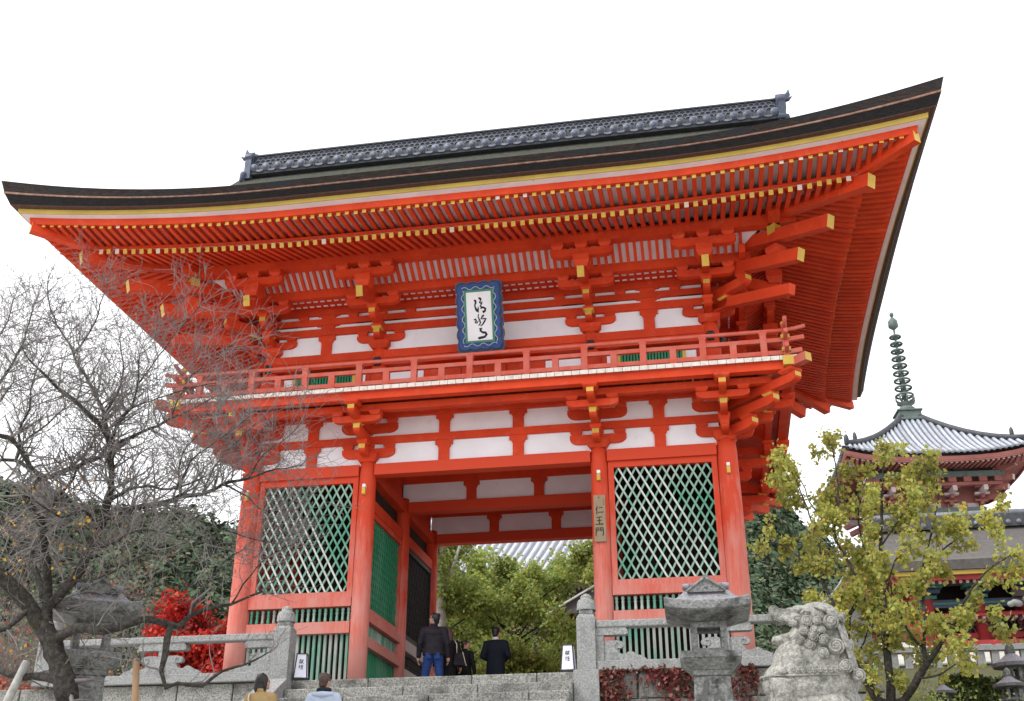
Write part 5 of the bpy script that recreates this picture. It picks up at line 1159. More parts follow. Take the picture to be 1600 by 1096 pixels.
BARE = [[[-3.521,-8.2,-1.516,0.1927],[-3.674,-8.2,-1.151,0.187],[-3.876,-8.2,-0.824,0.1646],[-3.987,-8.2,-0.616,0.141],[-4.019,-8.2,-0.35,0.1003],[-3.672,-8.3,-0.028,0.0919],[-3.505,-8.3,0.38,0.0844],[-3.323,-8.4,0.723,0.0761],[-3.287,-8.4,0.958,0.068],[-3.224,-8.5,1.135,0.0594],[-3.229,-8.6,1.621,0.0514],[-3.24,-8.7,1.795,0.047],[-3.285,-8.9,1.896,0.0424],[-3.426,-9.0,2.022,0.0381],[-3.575,-9.1,2.149,0.0339],[-3.79,-9.2,2.337,0.0297],[-3.922,-9.3,2.471,0.0254],[-4.107,-9.4,2.638,0.017],[-4.344,-9.4,2.942,0.0103]],[[-3.24,-8.7,1.795,0.0428],[-3.414,-8.6,2.076,0.0391],[-3.531,-8.5,2.284,0.0352],[-3.722,-8.4,2.522,0.0321],[-4.023,-8.2,2.895,0.0293],[-4.271,-8.1,3.192,0.026],[-4.465,-8.0,3.45,0.0236],[-4.554,-8.0,3.604,0.0208],[-4.908,-7.9,4.025,0.0174],[-5.151,-7.8,4.437,0.0138],[-5.252,-7.8,4.749,0.0099]],[[-3.241,-8.6,1.695,0.0429],[-3.095,-8.8,1.92,0.0298],[-2.743,-9.1,2.02,0.0234],[-2.661,-9.2,2.244,0.0184],[-2.575,-9.4,2.606,0.0108]],[[-3.293,-8.4,0.765,0.0677],[-2.994,-8.3,0.917,0.0596],[-2.604,-8.2,0.986,0.0556],[-2.473,-8.0,1.147,0.0477],[-2.201,-7.9,1.198,0.0392],[-1.984,-7.8,1.353,0.0316],[-1.645,-7.7,1.466,0.0212],[-1.304,-7.6,1.588,0.0133],[-0.934,-7.6,1.628,0.0089]],[[-3.168,-8.5,1.008,0.0423],[-2.747,-8.8,1.009,0.0264],[-2.407,-9.0,0.957,0.0227],[-1.921,-9.2,0.828,0.0175],[-1.45,-9.4,0.905,0.0102]],[[-3.241,-8.6,1.695,0.0386],[-2.956,-8.4,1.95,0.0279],[-2.713,-8.1,2.264,0.0214],[-2.456,-8.0,2.428,0.0153],[-2.143,-7.9,2.658,0.01]],[[-4.452,-9.4,1.659,0.0414],[-4.26,-9.3,1.612,0.0415],[-4.114,-9.2,1.435,0.0415],[-4.05,-9.1,1.299,0.0415],[-3.943,-9.0,1.185,0.0458],[-4.118,-8.9,1.064,0.0501],[-4.243,-8.8,1.007,0.0546],[-4.125,-8.7,0.795,0.0588],[-4.072,-8.6,0.682,0.0631],[-4.074,-8.4,0.341,0.0674],[-4.074,-8.2,-0.054,0.0759],[-4.017,-8.2,-0.409,0.0834]],[[-5.553,-7.8,1.922,0.037],[-5.204,-7.8,1.908,0.0369],[-4.786,-7.9,1.682,0.0409],[-4.62,-7.9,1.595,0.0452],[-4.194,-8.1,1.575,0.0445],[-3.752,-8.3,1.626,0.0438],[-3.229,-8.6,1.621,0.0428]],[[-5.733,-7.4,1.538,0.0469],[-5.54,-7.4,1.159,0.051],[-5.181,-7.5,0.855,0.0547],[-4.793,-7.7,0.579,0.0579],[-4.498,-7.9,0.236,0.0609],[-4.149,-8.1,-0.223,0.0676]],[[-4.072,-8.6,0.682,0.0421],[-4.066,-8.4,1.05,0.0344],[-4.052,-8.2,1.32,0.0263],[-4.008,-8.1,1.563,0.0213],[-4.001,-7.9,2.002,0.0163],[-3.818,-7.7,2.655,0.0112]],[[-4.892,-8.7,0.271,0.1084],[-4.643,-8.6,0.09,0.1248],[-4.402,-8.4,-0.143,0.1335],[-4.189,-8.3,-0.381,0.1414],[-4.042,-8.2,-0.614,0.1411],[-3.876,-8.2,-0.824,0.1481]],[[-3.819,-8.2,-0.745,0.0989],[-3.325,-8.6,-0.719,0.08],[-2.875,-8.7,-0.757,0.0711],[-2.599,-8.6,-0.67,0.0635],[-2.473,-8.4,-0.587,0.0644],[-2.283,-8.3,-0.623,0.0646],[-2.146,-8.2,-0.649,0.0568],[-2.083,-8.1,-0.486,0.041],[-1.891,-7.9,-0.354,0.0332],[-1.658,-7.8,-0.293,0.0251],[-1.332,-7.6,-0.103,0.0169]],[[-2.211,-8.3,-0.65,0.0564],[-2.239,-8.3,-0.824,0.0562],[-2.247,-8.3,-1.02,0.0558],[-2.22,-8.4,-1.231,0.0394],[-2.123,-8.4,-1.447,0.0312],[-1.982,-8.4,-1.375,0.0328],[-1.706,-8.3,-1.415,0.0313],[-1.6,-8.2,-1.273,0.0269],[-1.271,-8.1,-1.129,0.0191],[-1.006,-8.0,-0.973,0.0096]],[[-4.865,-7.9,-1.024,0.0506],[-4.405,-8.0,-1.16,0.0581],[-3.928,-8.1,-1.207,0.0737],[-3.627,-8.2,-1.31,0.0809]],[[-4.14,-8.5,-0.466,0.0491],[-4.165,-8.8,-0.725,0.0399],[-4.281,-9.0,-0.798,0.0315]],[[-3.36,-8.4,0.673,0.0338],[-3.377,-8.8,0.755,0.0248],[-3.486,-9.1,0.588,0.0194],[-3.734,-9.4,0.762,0.0128]],[[-2.473,-8.0,1.147,0.026],[-2.493,-8.1,1.452,0.0191],[-2.375,-8.2,1.778,0.0148],[-2.077,-8.3,1.997,0.0104],[-1.874,-8.4,2.222,0.0078]],[[-2.201,-7.9,1.198,0.0227],[-2.117,-7.8,1.621,0.0177],[-1.872,-7.7,2.018,0.0135],[-1.658,-7.6,2.329,0.0091]],[[-1.984,-7.8,1.353,0.022],[-1.746,-7.7,1.26,0.0158],[-1.436,-7.6,0.999,0.0105],[-1.176,-7.5,0.743,0.0078]],[[-2.083,-8.1,-0.486,0.0246],[-2.01,-7.9,-0.098,0.0184],[-1.825,-7.8,0.258,0.0136],[-1.616,-7.7,0.447,0.0086]],[[-3.505,-8.3,0.38,0.0337],[-2.963,-8.7,0.338,0.0245],[-2.421,-9.0,0.391,0.0176],[-1.88,-9.2,0.264,0.0125],[-1.399,-9.3,0.092,0.0077]],[[-3.672,-8.3,-0.028,0.0334],[-3.126,-8.6,-0.084,0.0244],[-2.589,-8.9,0.02,0.0175],[-2.16,-9.1,0.107,0.0118]],[[-2.637,-9.2,2.324,0.0134],[-2.368,-9.3,2.623,0.0109],[-2.145,-9.3,2.975,0.0084],[-1.82,-9.4,3.271,0.0067]],[[-2.713,-8.1,2.264,0.0161],[-2.55,-8.1,2.785,0.0126],[-2.294,-8.1,3.06,0.01],[-1.937,-8.1,3.329,0.0073]]]
YEL = [[[6.996,-3.6,-1.237,0.1038],[7.016,-3.6,-0.908,0.0856],[7.048,-3.5,-0.376,0.0727],[7.106,-3.4,0.213,0.0593],[7.171,-3.3,0.732,0.0503],[7.204,-3.3,1.244,0.0407],[7.297,-3.3,1.765,0.0309],[7.357,-3.4,2.267,0.0207],[7.451,-3.4,2.788,0.0126]],[[7.023,-3.6,-1.238,0.1038],[6.8,-3.8,-1.185,0.0937],[6.62,-4.0,-0.901,0.0842],[6.45,-4.1,-0.61,0.0704],[6.335,-4.1,-0.374,0.0567],[6.328,-4.0,0.023,0.048],[6.223,-3.9,0.486,0.0342],[5.986,-3.8,0.87,0.0239],[5.687,-3.7,1.218,0.0152],[5.402,-3.6,1.313,0.0102]],[[6.423,-4.1,-0.47,0.0471],[6.514,-3.8,0.037,0.0436],[6.733,-3.6,0.422,0.0395],[6.694,-3.5,0.859,0.0341],[6.587,-3.4,1.178,0.0305],[6.514,-3.4,1.464,0.0266],[6.678,-3.3,2.235,0.0188],[6.653,-3.3,3.017,0.0107]],[[7.044,-3.6,-1.22,0.0944],[7.165,-3.7,-1.173,0.0845],[7.38,-3.9,-0.883,0.0747],[7.521,-4.0,-0.685,0.0652],[7.708,-4.1,-0.481,0.0511],[7.906,-4.2,-0.205,0.0372],[8.145,-4.3,0.162,0.0279],[8.451,-4.4,0.5,0.0186],[8.848,-4.4,0.744,0.0112]],[[7.499,-4.0,-0.712,0.0512],[7.52,-3.9,-0.438,0.0424],[7.602,-3.8,-0.179,0.0381],[7.651,-3.7,0.222,0.0329],[7.724,-3.6,0.783,0.0276],[7.961,-3.5,1.354,0.0221],[8.158,-3.4,1.895,0.0153],[8.197,-3.4,2.32,0.0103]],[[7.511,-3.9,-0.438,0.033],[7.34,-4.1,-0.32,0.0281],[7.185,-4.3,0.018,0.0215],[7.088,-4.5,0.448,0.0169],[7.321,-4.6,0.887,0.0113]],[[7.724,-3.6,0.783,0.0217],[8.185,-3.4,1.164,0.018],[8.637,-3.3,1.476,0.0141],[9.071,-3.3,1.764,0.0101]],[[6.223,-3.9,0.486,0.0244],[6.224,-3.7,1.189,0.0201],[6.118,-3.5,1.882,0.0155],[5.946,-3.4,2.581,0.0106]],[[7.171,-3.3,0.732,0.0261],[6.977,-3.1,1.31,0.0206],[6.961,-3.0,1.875,0.0158],[7.215,-2.9,2.554,0.0107]],[[7.048,-3.5,-0.376,0.0339],[6.923,-3.1,0.184,0.0261],[6.847,-2.8,0.868,0.0207],[6.724,-2.6,1.35,0.0138]],[[7.906,-4.2,-0.205,0.0205],[8.12,-4.5,-0.292,0.0146],[8.356,-4.7,-0.207,0.0099]],[[7.204,-3.3,1.244,0.0224],[7.577,-3.5,1.688,0.0183],[7.815,-3.6,2.065,0.0132],[8.026,-3.6,2.48,0.0092]],[[7.38,-3.9,-0.883,0.028],[7.617,-4.3,-0.908,0.0182],[7.866,-4.5,-0.772,0.0108]],[[6.514,-3.4,1.464,0.0205],[6.246,-3.2,1.966,0.0157],[6.121,-3.1,2.447,0.0128],[5.894,-3.1,2.858,0.0086]],[[6.62,-4.0,-0.901,0.0281],[6.593,-3.5,-0.56,0.0213],[6.809,-3.3,-0.147,0.0158],[7.033,-3.2,0.358,0.011]]]
BARE += [[[-6.02,-7.7,2.828,0.0383],[-5.787,-7.7,3.226,0.0309],[-5.53,-7.8,3.583,0.0232],[-5.381,-7.9,3.951,0.0174],[-5.286,-8.0,4.327,0.0117]],[[-6.554,-7.4,3.855,0.0301],[-6.263,-7.4,4.05,0.0241],[-6.044,-7.5,4.373,0.0171],[-6.013,-7.5,4.767,0.0102]],[[-4.114,-9.2,1.435,0.029],[-4.227,-9.2,1.726,0.0235],[-4.23,-9.1,2.128,0.0188],[-4.326,-9.0,2.55,0.0139],[-4.326,-8.9,2.978,0.0097]],[[-4.452,-9.4,1.659,0.0248],[-4.529,-9.5,1.902,0.0216],[-4.382,-9.5,2.069,0.0166],[-4.325,-9.4,2.379,0.0118]],[[-5.204,-7.8,1.908,0.0277],[-5.172,-7.7,2.257,0.0225],[-4.925,-7.6,2.527,0.017],[-4.777,-7.5,2.81,0.0115]],[[-3.285,-8.9,1.896,0.0254],[-3.242,-8.7,2.398,0.0191],[-3.267,-8.6,2.825,0.0151],[-3.455,-8.5,3.381,0.0109]],[[-2.743,-9.1,2.02,0.0167],[-2.285,-9.3,2.028,0.0131],[-1.85,-9.4,2.084,0.0098],[-1.467,-9.4,2.141,0.0065]],[[-2.604,-8.2,0.986,0.0256],[-2.351,-8.0,0.845,0.0189],[-2.069,-7.8,0.797,0.0139],[-1.634,-7.7,0.624,0.0095],[-1.211,-7.6,0.54,0.0069]],[[-1.921,-9.2,0.828,0.0143],[-1.696,-9.3,1.163,0.0111],[-1.384,-9.3,1.395,0.0088],[-0.993,-9.3,1.707,0.0064]],[[-1.645,-7.7,1.466,0.0159],[-1.515,-7.6,1.838,0.0116],[-1.289,-7.5,2.049,0.0081],[-1.025,-7.5,2.32,0.0064]],[[-1.658,-7.8,-0.293,0.0167],[-1.49,-7.7,0.094,0.0119],[-1.286,-7.6,0.368,0.0086],[-0.938,-7.6,0.525,0.006]],[[-4.445,-8.0,3.448,0.0189],[-4.182,-8.1,3.743,0.0151],[-4.033,-8.2,4.101,0.0113],[-3.99,-8.2,4.472,0.0076]]]
YL = leaf_mat('autumn_yellow_leaf', [(0, (0.50, 0.45, 0.10)), (.4, (0.42, 0.42, 0.10)), (.75, (0.27, 0.33, 0.085)), (1, (0.46, 0.33, 0.08))], .5, .45)
YO = leaf_mat('last_golden_leaf', [(0, (0.60, 0.38, 0.05)), (1, (0.55, 0.25, 0.04))], .5, .4)
OL = leaf_mat('olive_green_leaf', [(0, (0.30, 0.38, 0.09)), (.4, (0.42, 0.46, 0.12)), (.75, (0.16, 0.26, 0.07)), (1, (0.52, 0.47, 0.13))], .4, .5)
RD = leaf_mat('scarlet_maple_leaf', [(0, (0.58, 0.025, 0.025)), (.4, (0.36, 0.018, 0.02)), (.7, (0.66, 0.09, 0.04)), (1, (0.22, 0.02, 0.02))], .5, .35)
OR = leaf_mat('orange_maple_leaf', [(0, (0.62, 0.22, 0.03)), (.5, (0.66, 0.33, 0.04)), (1, (0.50, 0.10, 0.03))], .5, .35)
RO = leaf_mat('russet_leaf', [(0, (0.36, 0.08, 0.06)), (.6, (0.26, 0.12, 0.08)), (1, (0.34, 0.18, 0.12))], .6, .3)
IV = leaf_mat('red_creeper_leaf', [(0, (0.26, 0.05, 0.05)), (.4, (0.17, 0.04, 0.04)), (.7, (0.10, 0.075, 0.045)), (1, (0.36, 0.12, 0.10))], .55, .15)
HG = leaf_mat('clipped_hedge_leaf', [(0, (0.045, 0.075, 0.02)), (.6, (0.075, 0.10, 0.025)), (1, (0.11, 0.12, 0.03))], .6, .1)
t, tips = limbs_tree('bare_cherry_tree', 'bare leafless cherry tree with mossy forked trunk spreading across the left side', 'bare tree', BARE, 21, .085, .78, (M['bark_tree'], M['twig']), 2, .0105, .22, 1.15, thin=.76, reps=3)
leaf_crown(t, [q for q in tips if q[0].z < 1.0 and q[0].x < -3.0], 190, .05, YO, 5, .03, 'last_leaves', .5, 1.0)
t, tips = limbs_tree('yellow_leaved_tree', 'young tree with thinning yellow-green leaves behind the guardian lion', 'tree', YEL, 33, .17, .42, (M['bark_tree'], M['twig']), 1, .008, .35, 1.0, thin=.72)
leaf_crown(t, tips, 15500, .078, YL, 8, .05, 'leaves', .25, .7)
props = (((-2.62, -8.0, TER), (-2.70, -8.15, -1.02), .045, 'peeled brown post propping the low bare branch beside the stairs'), ((-5.0, -7.9, TER), (-4.25, -8.1, -1.0), .055, 'leaning silver prop under the mossy trunk at the far left'))
for a, b, r_, lb in props:
    o = ob('tree_prop', MB().tube([a, tuple((Vector(a)+Vector(b))/2+Vector((.012, 0, 0))), b], [r_*1.08, r_, r_*.95], 10), M['pole'] if 'brown' in lb else M['pale_trunk'], None, a); tag(o, lb, 'tree prop')

def broad_tree(name, label, x, y, z0, h, cr, n, m, seed, leaf=.11, trunk_r=.11, mats=None, group=None, low=.22, cat='tree', flat=1.0, clumps=26):
    """Trunk with limbs; leaf clumps sit on the limb ends, with gaps between them."""
    r = random.Random(seed); t = thing(name, label, cat, (x, y, z0), group); big = MB(); tips = []; tw = MB(); cl = []
    pts = [Vector((x, y, z0-.3))]; d = Vector((r.gauss(0, .08), r.gauss(0, .08), 1))
    for i in range(6): d = (d+Vector((r.gauss(0, .12), r.gauss(0, .12), .2))).normalized(); pts.append(pts[-1]+d*(h*.78)/6)
    big.tube(pts, [trunk_r*(1-.8*i/6) for i in range(7)], 9)
    for k in range(clumps):
        q = low+(1-low)*r.random(); i = min(5, int(q*6)); b = pts[i].lerp(pts[i+1], q*6-i) if i < 6 else pts[-1]
        a = k*2.399+r.uniform(-.4, .4); reach = cr*(.45+.6*r.random())*(1.15-.55*abs(q-.45)*1.4)
        e = b+Vector((math.cos(a)*reach, math.sin(a)*reach, (h*.10+reach*.25*r.uniform(-.2, 1))*flat)); mid = (b+e)/2+Vector((r.gauss(0, .1), r.gauss(0, .1), -.06*reach))
        big.tube([b, mid, e], [trunk_r*.38*(1-q*.5), trunk_r*.22, trunk_r*.08], 5)
        for _ in range(5): grow(tw, tips, mid.lerp(e, r.random()), (e-b).normalized()+Vector((r.gauss(0, .6), r.gauss(0, .6), r.gauss(0, .4))), cr*.32*r.uniform(.5, 1.1), trunk_r*.07, 1, r, .2, .9, (2, 3), 3, .5)
    ob('trunk', big, (mats or (M['bark_tree'],))[0], t); tag(ob('twigs', tw, M['twig'], t), kind='stuff'); 
    leaf_crown(t, tips, n, leaf, m, seed, leaf*1.1, 'crown', .2, .3); return t
broad_tree('evergreen_tree', 'olive green evergreen tree framed by the left half of the gate opening', -3.9, 14.0, FL, 8.2, 2.1, 15000, OL, 41, .13, .12, None, 'evergreens beyond the gate passage', .12)
broad_tree('evergreen_tree', 'olive green evergreen with a dark crooked trunk in the middle of the gate opening', -1.8, 15.2, FL, 7.5, 2.1, 15000, OL, 42, .13, .13, None, 'evergreens beyond the gate passage', .12)
broad_tree('evergreen_tree', 'olive green evergreen tree at the right edge of the gate opening', 1.0, 13.8, FL, 8.2, 2.1, 13000, OL, 43, .13, .11, None, 'evergreens beyond the gate passage', .12)
broad_tree('evergreen_tree', 'low olive evergreen filling the bottom of the gate opening behind the suited man', -2.4, 12.4, FL, 3.6, 1.9, 11000, OL, 44, .12, .09, None, 'evergreens beyond the gate passage', .05)
broad_tree('evergreen_tree', 'low olive evergreen behind the right stone post in the gate opening', .3, 12.2, FL, 3.4, 1.8, 10000, OL, 45, .12, .09, None, 'evergreens beyond the gate passage', .05)
broad_tree('evergreen_tree', 'olive green evergreen directly behind the suited man, filling the gap under the crooked tree', -1.0, 13.2, FL, 4.3, 1.9, 12000, OL, 46, .12, .09, None, 'evergreens beyond the gate passage', .05)
broad_tree('evergreen_tree', 'tall olive green evergreen near the silver trunk in front of the far tiled roof', -3.2, 16.6, FL, 8.6, 1.7, 11000, OL, 47, .13, .11, None, 'evergreens beyond the gate passage', .3)
ts = thing('silver_trunk_tree', 'tall pale silver tree trunk beside the rear left column of the gate opening', 'tree trunk', (-4.0, 13.2, FL))
ob('trunk', MB().tube([(-4.0, 13.2, FL), (-4.02, 13.2, 3), (-4.1, 13.2, 5.2), (-4.0, 13.2, 8.0)], [.2, .17, .15, .12], 12).tube([(-4.08, 13.2, 4.6), (-3.7, 13.0, 5.3), (-3.4, 12.9, 6.2)], [.07, .06, .04], 7), M['pale_trunk'], ts)
broad_tree('maple_tree', 'scarlet maple glowing between the bare branches left of the gate', -9.15, 6.2, FL+.7, 3.7, 1.5, 16000, RD, 51, .13, .09, None, None, .3, 'maple tree', .8, 30)
broad_tree('maple_tree', 'smaller scarlet maple close against the far left gate column', -6.6, 3.6, FL, 2.1, .85, 5000, RD, 52, .10, .06, None, None, .2, 'maple tree', .8, 18)
broad_tree('maple_tree', 'low orange maple behind the left balustrade and the mossy lantern', -7.4, 1.6, FL, 1.35, .7, 2600, OR, 53, .09, .04, None, None, .15, 'maple tree', .8, 14)
broad_tree('maple_tree', 'russet maple low in the left corner behind the bare trunk', -10.2, .6, FL-.2, 1.2, 1.3, 3000, RO, 54, .10, .05, None, None, .1, 'maple tree', .7, 18)
broad_tree('maple_tree', 'small red maple between the right gate column and the lion', 6.7, 2.6, FL, 1.25, .6, 1300, RD, 55, .09, .04, None, None, .2, 'maple tree', .8, 10)
for i, (x, y, h, c) in enumerate(((-12.5, 9, 4.5, 2.4), (-16, 12, 5, 2.8), (-20, 15, 6, 3.2), (-8.2, 10.5, 3.6, 2.0), (-13.5, 4.5, 2.8, 2.0))):
    tt, tp = None, []
    r = random.Random(60+i); t = thing('leafless_shrub', ['tall grey leafless thicket left of the scarlet maple', 'grey leafless thicket behind the mossy trunk', 'farthest grey thicket at the left picture edge', 'grey leafless bush right behind the scarlet maple', 'low grey thicket in the lower left corner'][i], 'bare shrub', (x, y, FL), 'leafless thickets on the left slope')
    mb = MB()
    for k in range(16):
        a = r.uniform(0, 6.28); grow(mb, tp, (x+math.cos(a)*c*.4*r.random(), y+math.sin(a)*c*.4*r.random(), FL), (math.cos(a)*.45, math.sin(a)*.45, 1), h*r.uniform(.6, 1), .03, 3, r, .3, .7, (3, 5), 4, .3)
    tag(ob('branches', mb, M['twig'], t), kind='stuff'); leaf_crown(t, tp, 500, .10, OL if i % 2 else RO, 70+i, .08, 'leaves', .5)
# creeper on the wall right of the stairs
r = np.random.default_rng(5); n = 2600
a = r.uniform(0, 1, n); P = np.stack([2.62+2.5*a**1.5, np.full(n, -2.52)+r.normal(0, .035, n), -.40-np.abs(r.normal(0, .42, n))*(1-.45*a)], 1)
keep = (np.sin(P[:, 0]*5.3)+np.sin(P[:, 2]*7+P[:, 0]*3)+r.normal(0, .6, n)) > -.55; P = P[keep]
t = thing('red_creeper', 'dark red creeper hanging over the wall under the right balustrade', 'creeper', (3.6, -2.5, TER))
V_, F_ = leaves(P, .075, 9, .8, .3, .5); o = link('leaves', np_mesh('leaves', V_-np.array(W0[t.name]), F_, IV), t); tag(o, kind='stuff')
mb = MB(); rr = random.Random(4)
for i in range(26): grow(mb, [], (2.65+rr.random()*2.6, -2.47, FL-.02), (rr.gauss(0, .5), -.05, -1), rr.uniform(.4, 1.2), .006, 1, rr, -.3, .7, (2, 4), 4, .3)
ob('stems', mb, M['twig'], t)
# hedges on the slope to the right
def hedge(name, label, x0, x1, y0, y1, z, h, seed, n=5200):
    r = np.random.default_rng(seed); t = thing(name, label, 'hedge', ((x0+x1)/2, (y0+y1)/2, z))
    P = np.stack([r.uniform(x0, x1, n), r.uniform(y0, y1, n), z+h*r.uniform(0, 1, n)], 1); f = r.integers(0, 4, n)
    u = 1-.12*r.random(n); cx, cy = (x0+x1)/2, (y0+y1)/2
    P[f == 0, 1] = y0+.05*r.random((f == 0).sum()); P[f == 1, 2] = z+h*u[f == 1]; P[f == 2, 0] = x0+.05*r.random((f == 2).sum()); P[f == 3, 0] = x1-.05*r.random((f == 3).sum())
    P[:, 2] += .05*np.sin(P[:, 0]*5)+.03*np.sin(P[:, 1]*9)
    V_, F_ = leaves(P, .10, seed, .9, .2); o = link('foliage', np_mesh('foliage', V_-np.array(W0[t.name]), F_, HG), t); tag(o, kind='stuff')
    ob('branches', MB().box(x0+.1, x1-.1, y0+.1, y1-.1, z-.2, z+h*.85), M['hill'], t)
hedge('clipped_hedge', 'tall rounded end block of the clipped hedge at lower right', 10.1, 11.05, 8.4, 9.6, -.25, 1.2, 81)
hedge('clipped_hedge', 'long clipped hedge running behind the small stone lanterns', 11.15, 14.5, 9.0, 10.0, -.1, 1.1, 82)
hedge('clipped_hedge', 'small dark clipped bush in front of the long hedge', 10.9, 11.6, 7.7, 8.3, -.35, .75, 83, 2400)

# forested hills: terrain plus a wood nobody could count
RX = [-330, -200, -135, -120, -107, -93, -80, -73, -60, -30, 0, 13, 17, 27, 45, 90, 260]; RZ = [54, 52, 51, 50, 48, 45, 44, 41, 41, 41, 43, 43, 37, 29, 24, 22, 20]
def hill_h(x, y):
    ridge = float(np.interp(x*144/max(y, 60), RX, RZ))-2.2+1.2*math.sin(x*.11+.4)+.9*math.sin(x*.23)
    a = smooth((y-32)/112); b = 1-.45*smooth((y-165)/200)
    return 2+ridge*(.06*min(1, (y-20)/40)+.94*a**.9)*b-3*math.sin(x*.05)*math.sin(y*.06)*(1-a)
mb = MB(); xs = np.linspace(-330, 260, 100); ys = np.concatenate([np.linspace(30, 180, 60), np.linspace(190, 420, 12)])
mb.add([(x, y, hill_h(x, y)-(0 if y > 31 else 6)) for y in ys for x in xs], [(j*100+i, j*100+i+1, (j+1)*100+i+1, (j+1)*100+i) for j in range(len(ys)-1) for i in range(99)], 0, True)
tag(ob('hills', mb, M['hill']), kind='structure')
FO = leaf_mat('far_forest_foliage', [(0, (0.034, 0.066, 0.038)), (.45, (0.055, 0.090, 0.046)), (.8, (0.085, 0.11, 0.055)), (1, (0.14, 0.135, 0.085))], .8, 0)
r = np.random.default_rng(77); cs = []
while len(cs) < 2500:
    x, y = r.uniform(-210, 110), r.uniform(46, 172)
    ang = math.atan2(x-CAM.x, y-CAM.y)
    if (-.72 < ang < -.26 or -.27 < ang < -.09 or .02 < ang < .30) and r.random() < (y/172)**.6: cs.append((x, y, hill_h(x, y), r.uniform(1.9, 3.9)*(.5+.5*y/150)))
cs = np.array(cs); m = 400
u = r.normal(size=(len(cs), m, 3)); u /= np.linalg.norm(u, axis=2)[:, :, None]; u[:, :, 2] = np.abs(u[:, :, 2])*1.25-.25
lump = 1+.28*np.sin(u[:, :, :1]*5+cs[:, None, :1])+.2*np.sin(u[:, :, 1:2]*7+cs[:, None, 1:2]); rad = cs[:, None, 3:4]
P = (cs[:, None, :3]+np.array([0, 0, .5])+u*rad*lump*r.uniform(.82, 1.05, (len(cs), m, 1))).reshape(-1, 3); sz = np.repeat(np.hypot(cs[:, 0]-CAM.x, cs[:, 1]-CAM.y), m)[:, None]*.0018*r.uniform(.6, 1.5, (len(P), 1))
nrm = u.reshape(-1, 3)+r.normal(0, .35, (len(P), 3)); nrm /= np.linalg.norm(nrm, axis=1)[:, None]
e = r.normal(size=P.shape); e -= (e*nrm).sum(1)[:, None]*nrm; e /= np.linalg.norm(e, axis=1)[:, None]; f = np.cross(nrm, e)
V_ = np.stack([P-e*sz-f*sz*.6, P+e*sz-f*sz*.6, P+e*sz*.7+f*sz*.8, P-e*sz*.7+f*sz*.8], 1).reshape(-1, 3); F_ = np.arange(len(V_)).reshape(-1, 4)
tag(link('forest', np_mesh('forest', V_, F_, FO)), kind='stuff')

for i, (x, y, h) in enumerate(((8.3, 1.0, .7), (9.2, 4.4, .7), (9.6, .6, .5))):
    r2_ = random.Random(200+i); t = thing('garden_shrub', ['small light green shrub behind the lion and yellow trunk', 'light green shrub beside the low wide lantern', 'low green shrub at the lower right edge'][i], 'shrub', (x, y, -1.2)); mb = MB(); tp = []
    zb = float(np.interp(y, [-8.9, -2.3, 3, 8], [TER, -1.75, -.98, -.32]))
    for k in range(14): a = r2_.uniform(0, 6.28); grow(mb, tp, (x, y, zb-.05), (math.cos(a)*.6, math.sin(a)*.6, 1), h*r2_.uniform(.6, 1.1), .008, 2, r2_, .3, .8, (2, 4), 4, .3)
    tag(ob('stems', mb, M['twig'], t), kind='stuff'); leaf_crown(t, tp, 900, .07, OL, 210+i, .05)

# ------------------------------------------------------------------ three-storey pagoda
def tiled_pyramid(t, c, he, z0, z1, hc, sag, lift_, pitch, tile_m, faces=(0, 3)):
    """Concave hipped roof written round c: eave half-width he at z0, top half-width hc at z1, with round tile rows on the faces in view."""
    cx, cy = c; n = 10
    def pt(k, u, q):                             # face k, u across -1..1, q 0 eave .. 1 top
        hw = he+(hc-he)*q; z = z0+(z1-z0)*(q*(1-sag)+sag*q*q)+lift_*(1-q)**2*abs(u)**3
        x, y = u*hw, -hw
        for _ in range(k): x, y = -y, x
        return (cx+x, cy+y, z)
    mb = MB()
    for k in range(4):
        vs = [pt(k, -1+2*i/n, j/6) for j in range(7) for i in range(n+1)]
        mb.add(vs, [(j*(n+1)+i, j*(n+1)+i+1, (j+1)*(n+1)+i+1, (j+1)*(n+1)+i) for j in range(6) for i in range(n)])
    ro = ob('roof', mb, M['tile'], t)
    m = int(2*he/pitch)
    for k in faces:
        for i in range(m):
            x = (-1+(2*i+1)/m)*he; qmax = min(.99, (he-abs(x))/(he-hc)) if abs(x) > hc else .99
            if qmax < .06: continue
            pts = []
            for j in range(7):
                q = qmax*j/6; hw = he+(hc-he)*q; p = pt(k, max(-1, min(1, x/hw)), q); pts.append((p[0], p[1], p[2]+pitch*.12))
            ob('tile_row', MB().tube(pts, pitch*.33, 6), tile_m, ro)
    for k in range(4):                           # hip ridges with upturned end tiles
        pts = [Vector(pt(k, -1, q))+Vector((0, 0, .14)) for q in np.linspace(.07, 1, 8)]; ob('hip_ridge', MB().tube(pts, .17, 8).ell(pts[0]+Vector((0, 0, .18)), (.14, .14, .32)).ell(Vector(pt(k, -1, .2))+Vector((0, 0, .4)), (.12, .12, .34)), M['tile_dark'], ro)
    return pt
